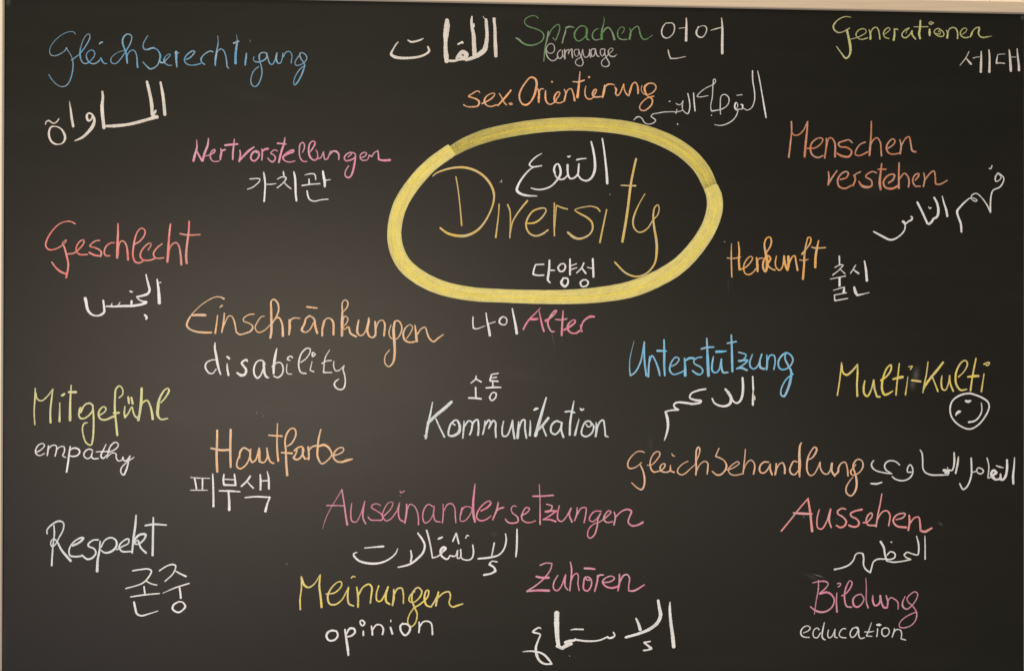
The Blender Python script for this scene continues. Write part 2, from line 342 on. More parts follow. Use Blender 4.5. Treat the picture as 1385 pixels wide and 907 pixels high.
DATA = '''
# blue chalk word Gleichberechtigung | blue | 11 | 50,30
G w8 360,115 345,94 315,90 265,103 205,140 155,190 125,240 119,280 w10 130,308 165,317 210,303 245,282 268,262 w12 276,240! w8 290,268 312,300 328,335 w12 338,385 336,440 325,500 305,555 280,590 245,606 w9 205,597 165,568 135,532 110,492
l w12 322,358 355,335 400,300 440,250 475,195 495,150 w9 494,118 480,112 458,128 435,165 415,220 w16 404,275 405,320 w12 415,360 435,385 460,390 490,375
e w11 490,375 515,350 538,318 540,285 525,266 505,264 480,278 465,300 w13 463,325 475,358 500,384 530,392 560,382 585,362
i w12 585,362 600,335! w14 605,350 615,372 w11 632,388 655,390 / w16 586,206 597,192 614,190
c w7 832,268 790,273 745,292 705,325 w11 691,352 697,380 725,392 755,378 785,345 812,305 835,270
h w13 835,270 865,220 885,170 886,132 870,117 842,115 w16 815,138 802,170 803,200 820,250 w20 838,300 842,345 w13 846,388 / w10 838,345 848,310 870,275 w11 895,262 918,275 932,310 w15 938,360 940,395 w18 944,426
b w10 1038,128 1018,160 998,200 w13 996,238 1010,258 w18 1045,256 1085,243 w12 1115,252 1140,275 w20 1155,315 1150,355 w13 1132,398 1105,425 w16 1062,440 1040,425 w12 1015,400 993,374
e w18 1155,376 1178,382 w10 1215,350 1245,318 1250,302 1232,302 1205,322 w16 1190,350 1195,378 w11 1215,398 1240,407 1262,405
r w26 1305,278 1305,320 w22 1306,360 w12 1311,424 / w12 1290,288 1330,290
@230,30
e w14 150,352 185,335 220,300 232,278 215,270 185,285 w13 150,318 135,350 w12 145,382 180,402 235,402 290,388
c w14 402,280 378,272 w13 340,290 305,320 w18 290,350 w13 300,380 326,398
h w8 446,130 450,165 w13 450,205 440,255 w22 432,310 w20 425,360 w14 423,408 / w12 432,305 450,270 480,252 w13 503,270 520,310 w15 530,370 536,420 w13 550,434
t w6 622,120 627,150 w16 628,190 w24 620,250 w24 614,320 w26 614,390 / w18 594,200 645,180
i w14 715,292 w20 712,335 706,370 w15 704,405 / w6 749,168 752,190
g w9 788,325 780,345 790,368 w16 825,374 865,365 895,345 w13 907,320 900,293 875,285 845,295 w18 835,320 w13 842,370 856,420 862,470 850,530 825,585 795,605 768,590 w11 757,550 765,500 790,450 830,418
u w14 905,290 915,335 w13 930,380 945,398 965,392 985,350 w16 1002,290! w18 995,330 1000,368 w13 1018,390 1040,378
n w11 1040,378 1050,345 1058,290! 1062,330 w11 1080,290 1110,275 1130,285 1142,320 1138,350 w12 1135,386
g w11 1222,300 1190,340 1170,380 w12 1178,405 1210,404 1250,385 1278,350 1280,325 1262,300 1235,287 1215,295 w14 1220,330 1240,365 w12 1260,400 w16 1252,440 1225,510 w14 1190,570 1168,590 w11 1158,575 1165,530 1195,470 1235,425 1268,408
# broad white chalk Arabic word below the blue Gleichberechtigung | bone | 36 | 50,100
alif w22 1157,78 1163,110 w32 1178,190 1188,270 w34 1198,384
lam w26 1030,72 w32 1042,120 1060,200 w38 1075,290 w30 1078,385
mim w28 1080,392 1105,360 w20 1113,343 / w38 1090,400 1128,405
sin w38 1105,408 w30 1030,430 w34 940,455 w30 850,475 w34 740,487 w26 650,490
alif w20 612,165 w25 618,215 w36 610,300 615,390 w34 622,450 w36 628,508
waw w18 520,395 510,425 w22 482,440 w28 468,410 w20 470,380 492,368 w18 520,385 w26 538,430 w36 522,490 w30 480,545 w26 425,595 w12 355,627
alif w8 304,258 w18 315,330 w26 325,410 w26 340,495
ta w18 150,492 130,500 w22 112,550 w22 122,610 w20 155,650 w12 210,660 w18 248,640 w26 264,600 w24 255,560 w16 225,515 w13 185,495 150,492 / w12 80,474 85,452 w15 108,437 130,450 w14 155,464 185,450 w12 206,420
# broad white chalk Arabic word left of the green Sprachen | bone | 36 | 510,10
alif w30 1094,105 w32 1104,200 w36 1106,290 w40 1110,390 w36 1113,460 / w8 1110,104 1108,122
lam w7 994,85 1000,100 w14 1012,112! w30 1018,115 w36 1025,180 w38 1030,260 w46 1022,340 w54 1005,400 w50 950,445 w42 905,470 w30 830,495
lam w14 890,85 w28 885,120 w30 888,180 w42 904,260 w46 908,350 w48 914,450 / w18 905,155 908,185
ghayn w30 745,480 w40 770,445 w46 800,420 w50 838,442 w46 820,475 w44 780,465 / w8 755,352 w22 762,345 w18 785,333 w26 796,328 800,336
alif w38 655,118 w64 655,170 w62 645,250 w40 642,330 w44 642,400 w52 647,450 w46 652,510 / w26 655,500 720,503 w20 770,492 w16 830,490
ta w12 198,326 w14 180,345 w16 150,395 w28 132,440 w34 165,465 w28 230,476 w26 320,474 w24 400,462 w22 455,440 w26 488,410 w16 475,368 / w14 288,308 w22 318,325 w20 370,318 w18 410,305 w10 434,292
# green chalk word Sprachen | green | 13 | 690,10
S w10 262,105 245,86 210,80 w11 165,95 137,122 137,150 w14 165,178 220,197 275,218 w12 308,245 316,275 300,312 260,340 w16 200,357 w18 155,352 110,330 w20 78,300 w14 52,288
p w14 358,225 w18 348,290 w16 330,370 322,440 w12 315,508 / w12 358,270 385,215 420,178 w12 455,162 w12 465,190 455,240 435,290 w10 425,312 400,286
r w8 523,190 w18 515,240 w16 500,285 w14 488,338 / w18 520,195 w18 560,182 w10 600,192
a w12 668,172 635,195 w20 605,240 w18 605,285 w13 630,315 660,312 695,285 w16 720,245 w16 718,205 w14 700,180 665,174 / w22 718,210 w20 715,265 w18 722,300 w10 742,308
c w8 830,198 w12 795,215 w15 772,250 w15 775,290 w13 800,308 w10 842,300
h w6 877,92 w9 882,120 875,160 w16 864,200 w26 858,250 w26 858,300 / w16 870,235 895,200 w15 920,190 w14 945,215 w20 965,260 w26 976,304
e w9 1045,246 1062,228 1068,195 w10 1045,185 w12 1018,205 w14 1005,245 w14 1015,285 w13 1045,303 1095,302
n w8 1118,198 w16 1130,220 w22 1125,260 w22 1118,300 / w12 1130,235 1155,200 w13 1195,178 w14 1208,205 w16 1218,250 w14 1240,295 w14 1270,302 w9 1300,285 1334,262
# small white chalk word Language below the green Sprachen | grey | 9 | 690,10
L w9 342,405 355,425 385,432 410,415 416,380 405,350 382,341 w10 355,355 338,390 w12 340,440 365,485 w12 400,502 430,488 450,460
a w11 475,398 450,420 441,450 455,478 475,478 490,450 490,405! w12 492,440 500,468
n w14 510,395 513,440 512,486 / w10 513,435 530,405 550,395 545,440! 552,420 570,395 580,392 w14 578,430 585,474
g w9 635,395 605,400 600,430 615,458 630,460 642,430 642,392! w12 650,430 672,480 w11 684,520 670,548 640,548 w10 612,525 618,495 645,478 668,465
u w10 668,465 672,430 680,395! w11 685,440 700,468 725,465 w12 745,420 745,395! 745,440 755,472
a w11 795,390 765,395 757,430 768,462 785,455 795,430 798,392! w12 805,430 815,455 832,462
g w11 885,392 850,395 845,430 862,458 880,440 888,395! w12 885,430 905,480 928,520 925,545 w11 890,558 858,540 w10 858,505 885,480 900,465 922,440
e w9 922,440 945,420 965,395 955,383 930,392 w13 918,420 930,450 955,463 978,460 w8 998,443
# large white chalk Korean word right of the green Sprachen | bone | 12 | 880,10
eon w11 148,150 172,148 200,148 w14 218,165 224,200 w11 212,245 185,275 155,290 w15 122,280 105,250 w14 105,215 118,180 w9 145,146 / w8 264,199 w10 330,190 / w14 334,103 w18 336,150 w26 334,230 w28 332,315 / w13 164,400 w14 172,440 w14 186,480! w11 235,480 w7 328,462
eo w8 455,185 485,174 w12 515,180 w14 526,205 w12 515,245 490,278 w16 462,282 w18 435,262 w20 428,235 w14 440,200 450,182 / w8 563,217 w13 600,206 w12 660,190 / w12 664,100 w18 670,160 w26 672,220 w28 671,320 w28 671,434
# yellow-green chalk word Generationen | lime | 13 | 1110,10
G w8 284,95 w11 240,88 190,102 w14 145,135 w18 118,180 130,215 w14 165,238 w12 205,232 240,215 272,196 / w26 245,212 w24 258,270 w30 275,350 w24 278,420 w18 262,462 w20 235,478 w14 190,425 w12 148,368
e w10 278,300 340,285 390,262 425,235 w11 420,210 390,202 w13 350,220 330,255 345,285 w13 378,302 440,288
n w14 455,212! w18 466,250 w24 466,300 / w13 465,250 w13 490,200 520,188 w14 540,210 550,255 w16 555,300
e w10 595,255 630,230 650,205 635,192 w13 605,210 588,245 600,280 w13 640,295
r w12 688,200 w20 692,250 w24 683,310 / w13 690,225 705,202 724,212
a w9 800,248 803,225 w13 830,195 w13 790,215 w14 762,250 765,275 w14 790,288 830,262 855,222 w20 855,222! w20 856,255 w16 872,280 w15 890,300
t w18 934,125 w24 930,200 w26 922,250 w22 932,295 / w9 872,184 w12 930,184 1005,183
i w18 1020,205 w30 1020,240 w14 1020,270 / w9 1060,148 1030,135 w12 1014,150 1032,163 w10 1056,148 1030,150
o w9 1100,232 1112,215 w11 1120,250 1085,248 w12 1062,240 1070,215 1100,200 w13 1135,220 1155,250 w13 1145,272 1100,270 w12 1066,245
n w10 1175,215 w18 1190,240 w26 1184,288 / w13 1190,245 1205,205 1240,190 w14 1270,205 w16 1282,240 w16 1282,296
@1185,10
e w10 803,255 840,230 850,205 830,195 w13 800,215 788,245 800,272 w13 835,286 870,280
n w14 880,280 w24 893,255 w14 905,225 w13 935,195 968,188! w20 965,210 w18 958,245 w14 975,275 w16 1005,284 w13 1040,278 w5 1085,270
# white chalk Korean word under the yellow-green Generationen | bone | 13 | 1185,10
se w9 870,415 w12 840,475 w10 785,545 / w8 840,475 w20 865,505 w24 890,533 / w14 908,478 w9 930,470 970,464 / w12 984,412 w20 984,460 w26 982,540 w26 980,608 / w14 1056,398 w20 1062,460 w24 1062,550 w28 1060,608
dae w9 1208,438 1140,442! w16 1132,480 w18 1126,525! w13 1160,522 1204,527 / w13 1246,398 w22 1252,450 w28 1258,530 w28 1262,598 / w9 1262,467 1310,467 / w12 1320,388 w20 1326,460 w24 1336,540 w28 1338,592
# orange chalk word sex. | peach | 13 | 610,80
s w10 270,318 w12 262,302 235,303 w14 200,325 w13 162,350 w15 200,362 w18 245,380 w22 265,405 w18 250,440 w15 200,448 w12 150,445 w14 118,428
e w16 290,418 w15 340,395 w16 385,365 w13 410,330 w12 400,320 360,330 w16 325,358 w20 312,395 w15 325,425 w14 365,445 w14 432,428
x w12 452,322 w13 480,370 w14 500,410 520,430 / w18 562,292 w22 520,345 w20 480,390 w14 438,438
dot w16 545,420 w13 560,412 572,418 570,428 548,424
# orange chalk word Orientierung | peach | 14 | 610,80
O w14 768,168 w15 735,178 w16 695,225 w18 655,290 w20 640,340 w16 648,390 w18 675,425 w20 710,428 w16 745,400 w24 780,340 w26 798,270 w26 802,220 w20 785,182 w16 745,170
r w12 812,275 w20 825,320 w26 822,365 w18 822,408 / w14 828,310 w15 838,282 w12 868,280
i w12 886,294 w20 884,340 w20 888,385 w16 905,415 w14 930,425 965,408 990,380 / w14 940,212 w20 950,214
e w14 985,378 w14 1010,345 1018,315 w14 1005,308 w18 980,330 w20 966,370 w16 975,400 w14 1015,412 w14 1050,400
n w14 1062,285 w16 1075,320 w20 1068,360 w20 1060,395 / w15 1075,330 w13 1095,290 1125,278 w15 1140,310 w18 1152,350 w24 1158,390
t w12 1208,120 w14 1203,180 w24 1197,250 w26 1190,310 w30 1184,360 / w12 1140,212 w18 1195,215 w16 1250,198
i w10 1263,252 w15 1254,310 w15 1262,352 w15 1285,375 w14 1320,370 w14 1340,350 / w22 1290,172 w20 1298,168
@740,80
e w13 430,350 w16 448,325 w16 462,290 w12 450,282 w20 432,305 w20 426,335 w18 445,355 w14 510,352
r w16 540,245 w28 535,290 w28 527,325 w18 520,360 / w16 545,260 w18 565,240 w16 600,236 w8 634,244
u w10 632,262 w24 648,285 w16 642,325 w15 658,343 w14 680,325 w14 705,270 718,235! w13 722,280 w16 745,330 w14 765,345
n w14 765,345 w24 780,290 w14 800,235 825,218 w16 845,245 w20 852,290 w16 852,325
g w10 888,250 w10 882,290 w12 900,322 935,335 w14 980,320 1012,290 w15 1020,260 w14 1000,232 w16 950,230 w24 915,260 w22 915,295 w14 940,345 w18 985,378 w16 982,420 w16 955,455 w14 910,484 w14 875,475 w14 866,450 w14 890,405 w13 940,365 w14 1000,348
# thin white chalk Arabic phrase crowding the end of the orange Orientierung | white | 9 | 850,80
alif w10 1210,112 w13 1225,180 w13 1250,320 w18 1272,450 w14 1290,550
lam w13 1162,110 w14 1164,200 w13 1182,320 w12 1178,400 w11 1150,460 w10 1110,478 1075,460 / w10 1050,425 w18 1068,430 w16 1068,465
waw w10 1062,470 1030,470 w9 1005,470 w9 1025,440 w10 1010,405 w18 1000,420 w16 996,455 w11 1012,480 w10 1025,470 w11 1015,520 w12 975,575 w12 900,615 w10 850,622 w8 806,614 / w9 1014,340 1066,334
jim w10 862,518 w12 860,440 w10 870,345 w10 905,332 w12 938,360 w11 942,400 w11 920,440 870,470 w13 780,488 / w12 776,486! w9 770,440 w11 785,360 w11 792,240 w10 800,190 815,192 w10 812,220 795,238 w10 720,275 665,320 w10 642,352 w9 680,355 w8 745,343 / w8 774,522 w12 779,528
alif w13 610,318 w15 615,400 w13 624,488
lam w12 556,322 w13 572,400 w12 574,460 w12 556,512 w11 530,500 w10 508,475 w13 505,430 w9 512,390
nun w9 510,395 490,425 w10 465,428 w8 445,415 / w10 510,480 470,492 w9 450,495 w9 455,468 w9 450,490 442,512 w9 442,498 w10 340,495 / w9 378,398 w12 390,396 / w13 460,606 460,614
ya w10 340,495 270,508 w11 225,518 w11 212,538 w12 240,558 w12 255,575 w11 235,598 w10 185,610 w10 150,595 w10 125,555 w11 95,540 w12 70,550 w9 50,572
# pink chalk word Wertvorstellungen | rose | 14 | 240,180
W w10 180,65 w18 182,140 w26 165,200 w26 150,262 / w14 172,150 w18 200,205 w22 232,262 / w12 291,50 w22 285,110 w24 255,190 w22 236,262
e w12 242,218 w12 295,208 w16 345,180 w14 352,160 w13 340,155 w16 315,180 w15 308,225 w13 325,258 355,268 w12 392,262
r w12 405,145 w20 412,175 w24 405,215 w16 402,250 / w20 420,165 w16 450,155
t w12 534,56 w16 528,110 w20 520,180 w18 518,248 / w24 445,115 w22 510,108 w18 566,103
v w14 585,162 w18 590,200 w20 578,268 / w18 580,260 w22 620,215 w24 670,165 w16 718,132
o w16 745,185 w18 722,172 w20 695,200 w18 688,240 w16 715,262 w16 745,245 w20 765,205 w18 755,175 w14 730,165 w13 715,185
r w14 790,150 w18 795,190 w14 790,255 / w16 795,175 w22 815,155 w24 850,147
s w13 938,170 915,158 w13 885,172 w14 875,190 w14 905,208 w16 918,235 w18 895,270 w16 870,262 w12 845,233
t w12 1008,42 w18 998,100 w22 975,170 w22 950,275 / w18 936,97 w18 960,98 w14 1020,105
e w16 990,222 w20 1035,195 w20 1085,175 w16 1090,160 w16 1060,165 w20 1010,200 w20 988,232 w14 1010,262 w13 1050,272 w12 1102,262
l w12 1170,182 w14 1188,145 w14 1188,105 w13 1175,88 w16 1150,105 w15 1142,150 w15 1145,215 w16 1160,250 w14 1180,266 w12 1215,266
l w14 1245,175 w18 1275,130 w16 1290,90 w14 1272,76 w16 1245,92 w18 1230,140 w20 1235,205 w18 1255,240 w16 1285,255 w14 1310,235 w12 1312,190 1298,158
@340,170
u w14 620,312 w14 650,300 w12 676,245! w15 680,290 w15 690,318 w14 715,310
n w14 715,310 w15 742,240! w14 738,270 / w14 738,270 w20 765,240 w20 800,245 w16 820,275 w14 818,318
g w12 905,295 w13 940,260 w13 930,250 w16 890,270 w16 870,300 w15 885,328 w15 940,318 w16 975,290 w14 970,262 w12 940,250 / w15 975,295 w22 965,360 w22 950,430 w18 930,475 w18 905,488 w15 880,470 w14 880,430 w12 912,375
e w12 1022,300 w14 1060,290 w14 1080,262 w12 1058,250 w14 1025,270 w13 1018,300 w14 1040,325 w12 1085,322
n w12 1090,318 w14 1105,275! w16 1125,290 w13 1150,255 1185,235! w16 1190,270 w18 1192,318! w22 1240,326 w26 1300,322
# white chalk Korean word under the pink Wertvorstellungen | white | 14 | 240,180
ga w13 678,430 w12 772,430 w12 765,455 735,485 w12 700,510 w11 654,527 / w13 808,366 w20 816,420 w18 822,480 w18 818,560 w18 812,642 / w10 830,480 w14 870,480 w9 925,473
chi w14 992,360 w16 998,405 / w11 935,433 w13 975,412 w16 1018,418 w14 1005,450 w13 970,485 w12 933,515 / w10 995,455 w14 1025,490 w13 1064,522 / w15 1090,362 w22 1102,420 w24 1106,500 w22 1108,570 w20 1115,635
gwan w9 1192,393 w13 1240,382 w14 1280,383 w13 1292,400 1295,438 / w14 1232,430 w18 1235,480 / w14 1165,492 w13 1250,480 w15 1335,474
@340,170
gwan w18 670,425 w26 676,470 w28 686,520 w22 688,572 / w14 695,512 w10 740,505 / w16 522,610 w18 528,650 w15 545,690 w13 590,708 w12 650,695 w12 720,688
# coral red chalk word Geschlecht | coral | 13 | 50,280,230
G w13 312,137 w12 280,120 w11 235,118 180,140 w13 120,200 w14 80,270 w14 72,315 w13 95,345 w12 140,345 190,322 w10 225,295 240,268 225,275 w9 205,300 w16 220,320 w18 240,390 w17 255,460 w16 250,520 w18 238,575 / w17 242,545 w18 200,530 w16 160,500 w13 120,448
e w14 250,382 w13 300,375 w14 350,335 w14 380,295 w12 382,268 w13 355,275 w13 325,315 w13 320,355 w14 345,385 w13 412,386
s w12 512,272 w12 480,275 w13 445,298 w14 430,318 w13 470,330 w14 510,350 w18 525,372 w14 518,405 / w18 425,370 w18 470,392 w14 520,398
c w11 630,290 w12 595,295 w14 560,325 w15 548,370 w15 560,395 w13 595,396
h w15 660,135 w18 660,220 w22 656,300 w26 655,370 w20 653,415 / w8 665,385 w13 668,310 w12 685,278 w13 705,278 w15 728,310 w18 738,370 w20 742,430
l w14 790,305 w14 835,280 w14 875,230 w13 880,190 w12 850,172 w13 820,200 w15 800,250 w16 785,330 w16 782,400 w16 800,445 w15 830,455 w13 865,440
e w13 905,350 w13 930,305 w12 920,293 w13 890,310 w14 850,360 w16 842,405 w14 870,432 w13 920,432 960,420
c w12 1022,298 w14 980,330 w16 950,375 w15 955,405 w13 985,418 w12 1034,412
h w15 1088,138 w18 1080,200 w20 1072,300 w24 1068,380 w20 1062,448 / w9 1075,360 w13 1100,305 w13 1135,290 w15 1155,315 w18 1170,390 w20 1176,470
t w16 1240,116 w18 1236,200 w20 1222,310 w22 1215,400 w22 1220,458 / w14 1165,217 w14 1230,228 w13 1330,225
# white chalk Arabic word under the coral Geschlecht | white | 30 | 100,360,140
alif w18 1112,170 w30 1120,220 w38 1132,310 w48 1140,420 w50 1143,494 / w16 1140,222 w18 1165,214
lam w20 965,110 w26 980,180 w34 1000,260 w38 1012,320 w38 990,365 w34 930,390 w28 840,410
jim w22 840,410 w22 870,445 w24 920,470 w34 975,480 w38 920,505 w36 850,520 w36 770,530 w34 640,532 w28 540,538 w22 430,535 / w30 945,650 w36 965,670 w32 975,690 965,705
nun w30 772,460 w36 770,500 / w18 745,330 w26 765,342 w20 785,342
sin w12 618,478 w22 595,520 / w10 510,490 w24 502,525 / w28 392,455 w30 398,500 w34 405,560 w34 405,610 w34 370,645 w24 300,662 w28 240,645 w40 195,600 w42 175,550 w44 165,490 w46 150,425
# large golden chalk word Diversity inside the yellow ring | gold | 14 | 500,140,250
D w10 472,545 w13 500,522 w16 580,492 w18 650,480 w20 710,480 w20 780,498 w20 850,540 w20 905,605 w20 930,670 w16 930,725 w14 910,795 w16 860,890 w20 800,955 w24 720,990 w24 650,990 w20 580,970 w16 528,932 / w11 646,548 w11 662,640 w11 680,800 w14 690,915
@500,250,250
i w12 970,145 w11 966,220 w12 954,320 w16 945,395
v w13 1033,147 w12 1050,190 w12 1055,260 w11 1050,398 / w16 1183,118 w15 1140,170 w13 1100,225 w12 1070,280 w10 1052,375
e w14 1180,290 w16 1240,282 w14 1290,245 w12 1322,190 1310,175 w14 1270,178 w14 1220,200 w16 1180,260 w16 1172,310 w15 1195,360 w15 1240,382 w15 1290,370 w14 1338,337
@700,280,260
r w11 265,-30 w12 263,100 w12 266,208 / w8 268,150 w11 278,10 280,-12! w14 320,5 w12 360,15
s w12 595,32 w12 575,8 w10 530,-5 w10 480,0 w10 430,12 w10 412,22 w14 450,48 w16 500,75 w16 535,110 w15 540,160 w14 515,200 w18 450,228 w22 410,220 w18 361,182
i w12 642,18 w13 625,100 w14 608,180 w15 593,256
@730,190
t w22 903,172 w22 885,250 w24 860,370 w28 845,470 w28 825,640 w28 800,800 w26 774,950 / w14 762,420 w14 850,424 w22 898,424
@700,280,260
y w9 918,-95 880,-30 w14 848,40 w15 832,100 w13 840,150 w12 870,180 w12 900,178 w12 940,150 w11 975,95 w10 1010,55 1020,10 w10 1012,-15 w12 990,0 w14 978,60 w18 985,150 w22 1000,240 w22 1003,310 w16 990,400 w14 950,460 w14 900,492 w15 850,500 w15 780,475 w14 700,396
# white chalk Arabic word above Diversity inside the yellow ring | white | 14 | 640,160,260
alif w12 930,145 w14 942,220 w17 954,320 w20 962,400 w22 966,470
lam w13 850,168 w18 865,230 w20 876,300 w22 876,370 w18 855,425 w15 820,450 w13 780,440 w13 755,410
ta w13 755,410 w16 758,380 w14 762,328! / w13 755,400 w14 735,425 w14 700,435 w15 685,410 w18 680,370 w20 680,335 / w14 745,300 w13 775,293 w8 815,290
nun w14 682,410 w14 650,438 w12 615,438 w13 590,410 / w9 678,274 w14 690,278 w7 702,270
waw w15 590,400 w18 582,370 w13 595,335 w13 612,330 w18 628,365 w20 628,405 w14 605,445 w12 560,490 w13 500,512 w12 450,512 w10 417,502
ain w8 494,254 w11 450,280 w12 415,315 w14 405,335 w13 425,350 w13 460,348 w10 494,342 / w10 494,342 w11 430,355 w14 370,410 w18 325,480 w22 315,520 w20 345,545 w16 390,557 w8 460,560
# white chalk Korean word under Diversity inside the yellow ring | white | 13 | 700,280,260
da w12 190,412 130,415! w14 118,450 112,485! w13 150,492 190,490 / w15 230,382 w18 228,440 w20 222,490 w18 218,525 w12 236,545 / w13 238,455 w9 268,456
yang w12 310,412 w15 292,435 w15 305,462 w14 330,460 w14 345,430 w12 335,408 w12 308,412 / w14 378,374 w15 378,430 w18 378,487 / w10 385,423 425,408 / w10 385,450 428,436 / w14 330,512 w22 315,545 w20 340,572 w16 362,550 w14 360,515 w13 325,512
seong w13 478,402 w12 460,440 w11 425,475 / w12 460,435 w16 492,478 / w9 503,434 w11 540,442 / w16 542,372 w17 545,440 w19 547,503 / w13 470,525 w15 452,545 w14 465,572 w14 495,568 w14 510,545 w13 495,525 w13 470,525
# wide yellow chalk oval drawn around Diversity | yellow | 50 | 500,140,500
upper w42 310,178 w46 350,155 w50 430,123 w50 540,98 w50 650,83 w51 770,77 w52 880,82 w54 980,96 w56 1070,122 w58 1150,160 w58 1210,206 w58 1250,255 w54 1281,322
arc w50 304,176 w50 230,230 w52 165,300 w53 115,380 w52 93,470 w54 99,540 w56 130,603 w56 190,653 w54 270,690 w52 380,713 w50 500,720 w52 620,724 w54 740,724 w58 860,716 w62 980,695 w62 1080,655 w62 1160,605 w60 1230,530 w60 1275,455 w62 1293,390 w60 1290,345 w56 1279,316
# brownish orange chalk word Menschen | tan | 13 | 1050,150,250
M w14 113,80 w14 115,150 w14 105,250 w16 93,348 / w12 113,150 130,180 w12 160,182 w12 200,150 235,80! w16 230,150 w20 220,250 w20 212,345
e w13 234,282 w12 290,278 w12 335,245 w12 348,212 w12 320,203 w13 270,235 w16 255,280 w15 270,330 w14 310,350 w12 352,335
n w12 375,205 w16 375,260 w14 362,355 / w12 375,270 395,205 w12 415,205 w16 438,240 w18 440,345
s w12 570,240 w12 545,218 w13 510,225 w14 465,245 w14 478,268 w14 530,275 w16 565,305 w18 545,342 w20 490,338 w14 455,318
c w12 668,234 w12 630,250 w13 600,290 w13 592,325 w13 620,336 w13 685,308
h w12 712,78 w15 710,180 w18 702,280 w18 698,335 / w12 705,260 725,220 755,202 w13 780,240 w15 785,300 w14 788,338
e w13 835,282 w13 875,255 w13 890,225 w12 872,210 w14 835,245 w15 825,285 w14 845,318 w13 880,325 920,318
n w12 925,215 w16 935,260 w18 927,322 / w12 935,265 w13 970,205 w13 995,195 w14 1008,250 w16 1020,300 w14 1048,308
# brownish orange chalk word verstehen below Menschen | tan | 13 | 1050,150,250
v w12 390,455 w16 395,500 w16 388,555 / w14 392,545 w14 425,490 w13 455,448
e w13 478,515 w13 525,500 w13 540,465 w13 520,455 w14 480,480 w16 460,520 w15 470,565 w15 510,582 w13 565,558
r w13 578,480 w16 592,510 w15 575,560 / w13 592,510 590,480 w12 632,456
s w12 752,465 w12 720,455 w14 675,480 w13 670,495 w14 710,520 w15 715,560 w22 680,572 w22 640,560 w12 618,528
t w14 790,395 w18 782,460 w22 775,540 w20 782,590 / w13 762,438 w14 822,438
e w16 840,540 w16 875,515 w16 885,480 w14 860,475 w16 820,500 w16 802,540 w18 820,575 w20 870,582 w18 915,560
h w14 920,390 w16 918,480 w20 918,580 / w12 922,510 w13 960,468 w13 985,490 w16 995,530 w14 990,572
e w12 1040,520 w14 1065,490 w12 1068,470 w14 1040,480 w14 1022,520 w14 1040,562 w12 1080,565
n w12 1105,465 w14 1112,510 w15 1102,568 / w12 1112,520 w13 1150,470 w13 1180,450 w14 1192,500 w15 1195,545 w14 1225,550 w10 1282,520
# thin white chalk Arabic phrase below the brownish orange verstehen | white | 16 | 1175,210
fa w14 1210,165 w16 1185,210 w14 1192,246 w12 1225,232 w11 1240,205 w14 1215,170 1240,185 w14 1265,215 w15 1255,260 w15 1225,300 w14 1165,328 w16 1148,370 w18 1140,450 w18 1140,535 / w12 1127,122 w12 1142,128 w14 1154,98
ha w20 1140,530! w16 1110,470 w12 1060,400 w13 1010,358 w14 970,370 w12 955,400
mim w12 955,395 w12 990,405 1015,420 w12 1005,432 w12 980,425 w12 950,402 w16 910,430 w20 860,480 w26 828,525 w22 840,580 w24 862,640 w22 868,718
alif w11 688,382 w18 705,450 w24 725,510 w24 736,572
lam w22 612,396 w24 640,450 w30 652,520 w26 640,575 w24 605,595
nun w24 605,595 w26 588,625 w26 562,645 / w12 560,484 w14 574,500 w12 584,490
alif w24 455,440 w24 500,530 w24 550,640
sin w14 392,574 w18 408,580 w24 400,605 w16 370,620 w16 352,640! w26 318,618! w16 340,650 w15 335,700 w16 300,745 w18 240,785 w22 195,790 w24 130,760 w16 44,714
# bright orange chalk word Herkunft | orange | 13 | 970,310,220
H w9 122,122 w14 120,220 w14 122,320 w14 125,408 / w11 85,244 w12 140,248 w14 200,236 / w12 180,108 w18 188,180 w20 185,260 w22 190,345
e w14 190,345! w14 240,325 w13 285,280 w12 302,240 w12 280,232 w14 240,275 w14 225,325 w14 240,378 w14 275,385 w13 310,362 330,335
r w14 335,240 w26 342,300 w20 344,360 / w13 345,300 350,255 w13 388,245
k w14 410,210 w16 450,150 w16 462,100 w14 450,68 w14 425,72 w16 403,120 w24 412,200 w30 425,270 w26 420,340 w16 410,362 w22 392,330 w20 395,270 w20 430,225 w18 455,250 w20 430,300 w14 460,335 w14 495,348
u w12 505,228 w14 495,280 w14 500,320 w14 530,350 w14 555,320 w16 570,225! w24 575,280 w24 590,330 w18 600,350
n w18 600,350 w26 608,300 w26 606,230 / w16 610,300 w14 640,235 w14 660,225 w18 672,280 w20 685,350
f w18 720,214 w14 765,160 w16 795,110 w14 795,72 w14 775,70 w14 762,110 w18 745,200 w20 740,300 w22 730,425 / w11 700,260 w14 735,266 w10 775,256
t w14 864,96 w20 850,160 w26 838,240 w26 835,325 / w10 802,150 w16 820,158 w14 870,160 w13 924,156
# white chalk Korean word beside the bright orange Herkunft | white | 11 | 970,310,220
chul w16 1040,228 w13 1042,305 / w10 1000,326 w11 1050,302 w12 1074,306! w10 1040,345 w12 983,390 / w9 1042,335 w13 1088,378 / w9 963,424 w13 1093,398 / w22 1042,415 w24 1042,482 / w9 988,520 w12 1083,491! w28 1078,536 / w11 1102,540 w12 998,560! w14 1002,608! w11 1112,588
sin w11 1180,305 w12 1135,376 / w12 1160,345 w18 1205,376 / w14 1254,270 w22 1266,340 w26 1275,438 / w22 1166,492 w30 1178,535 w20 1192,562! w12 1240,552 w8 1296,538
# pale orange chalk word Einschränkungen | apricot | 14 | 240,390
E w20 438,98 w14 400,80 w12 350,82 w11 250,135 w11 160,215 w18 105,290 w22 88,345 w18 115,380 w20 180,405 w22 250,412 w18 320,412 / w20 140,252 w26 180,248 w30 240,248 w26 265,250
i w13 376,252 w16 368,320 w20 354,420 / w9 396,178 w18 412,164 w10 426,158
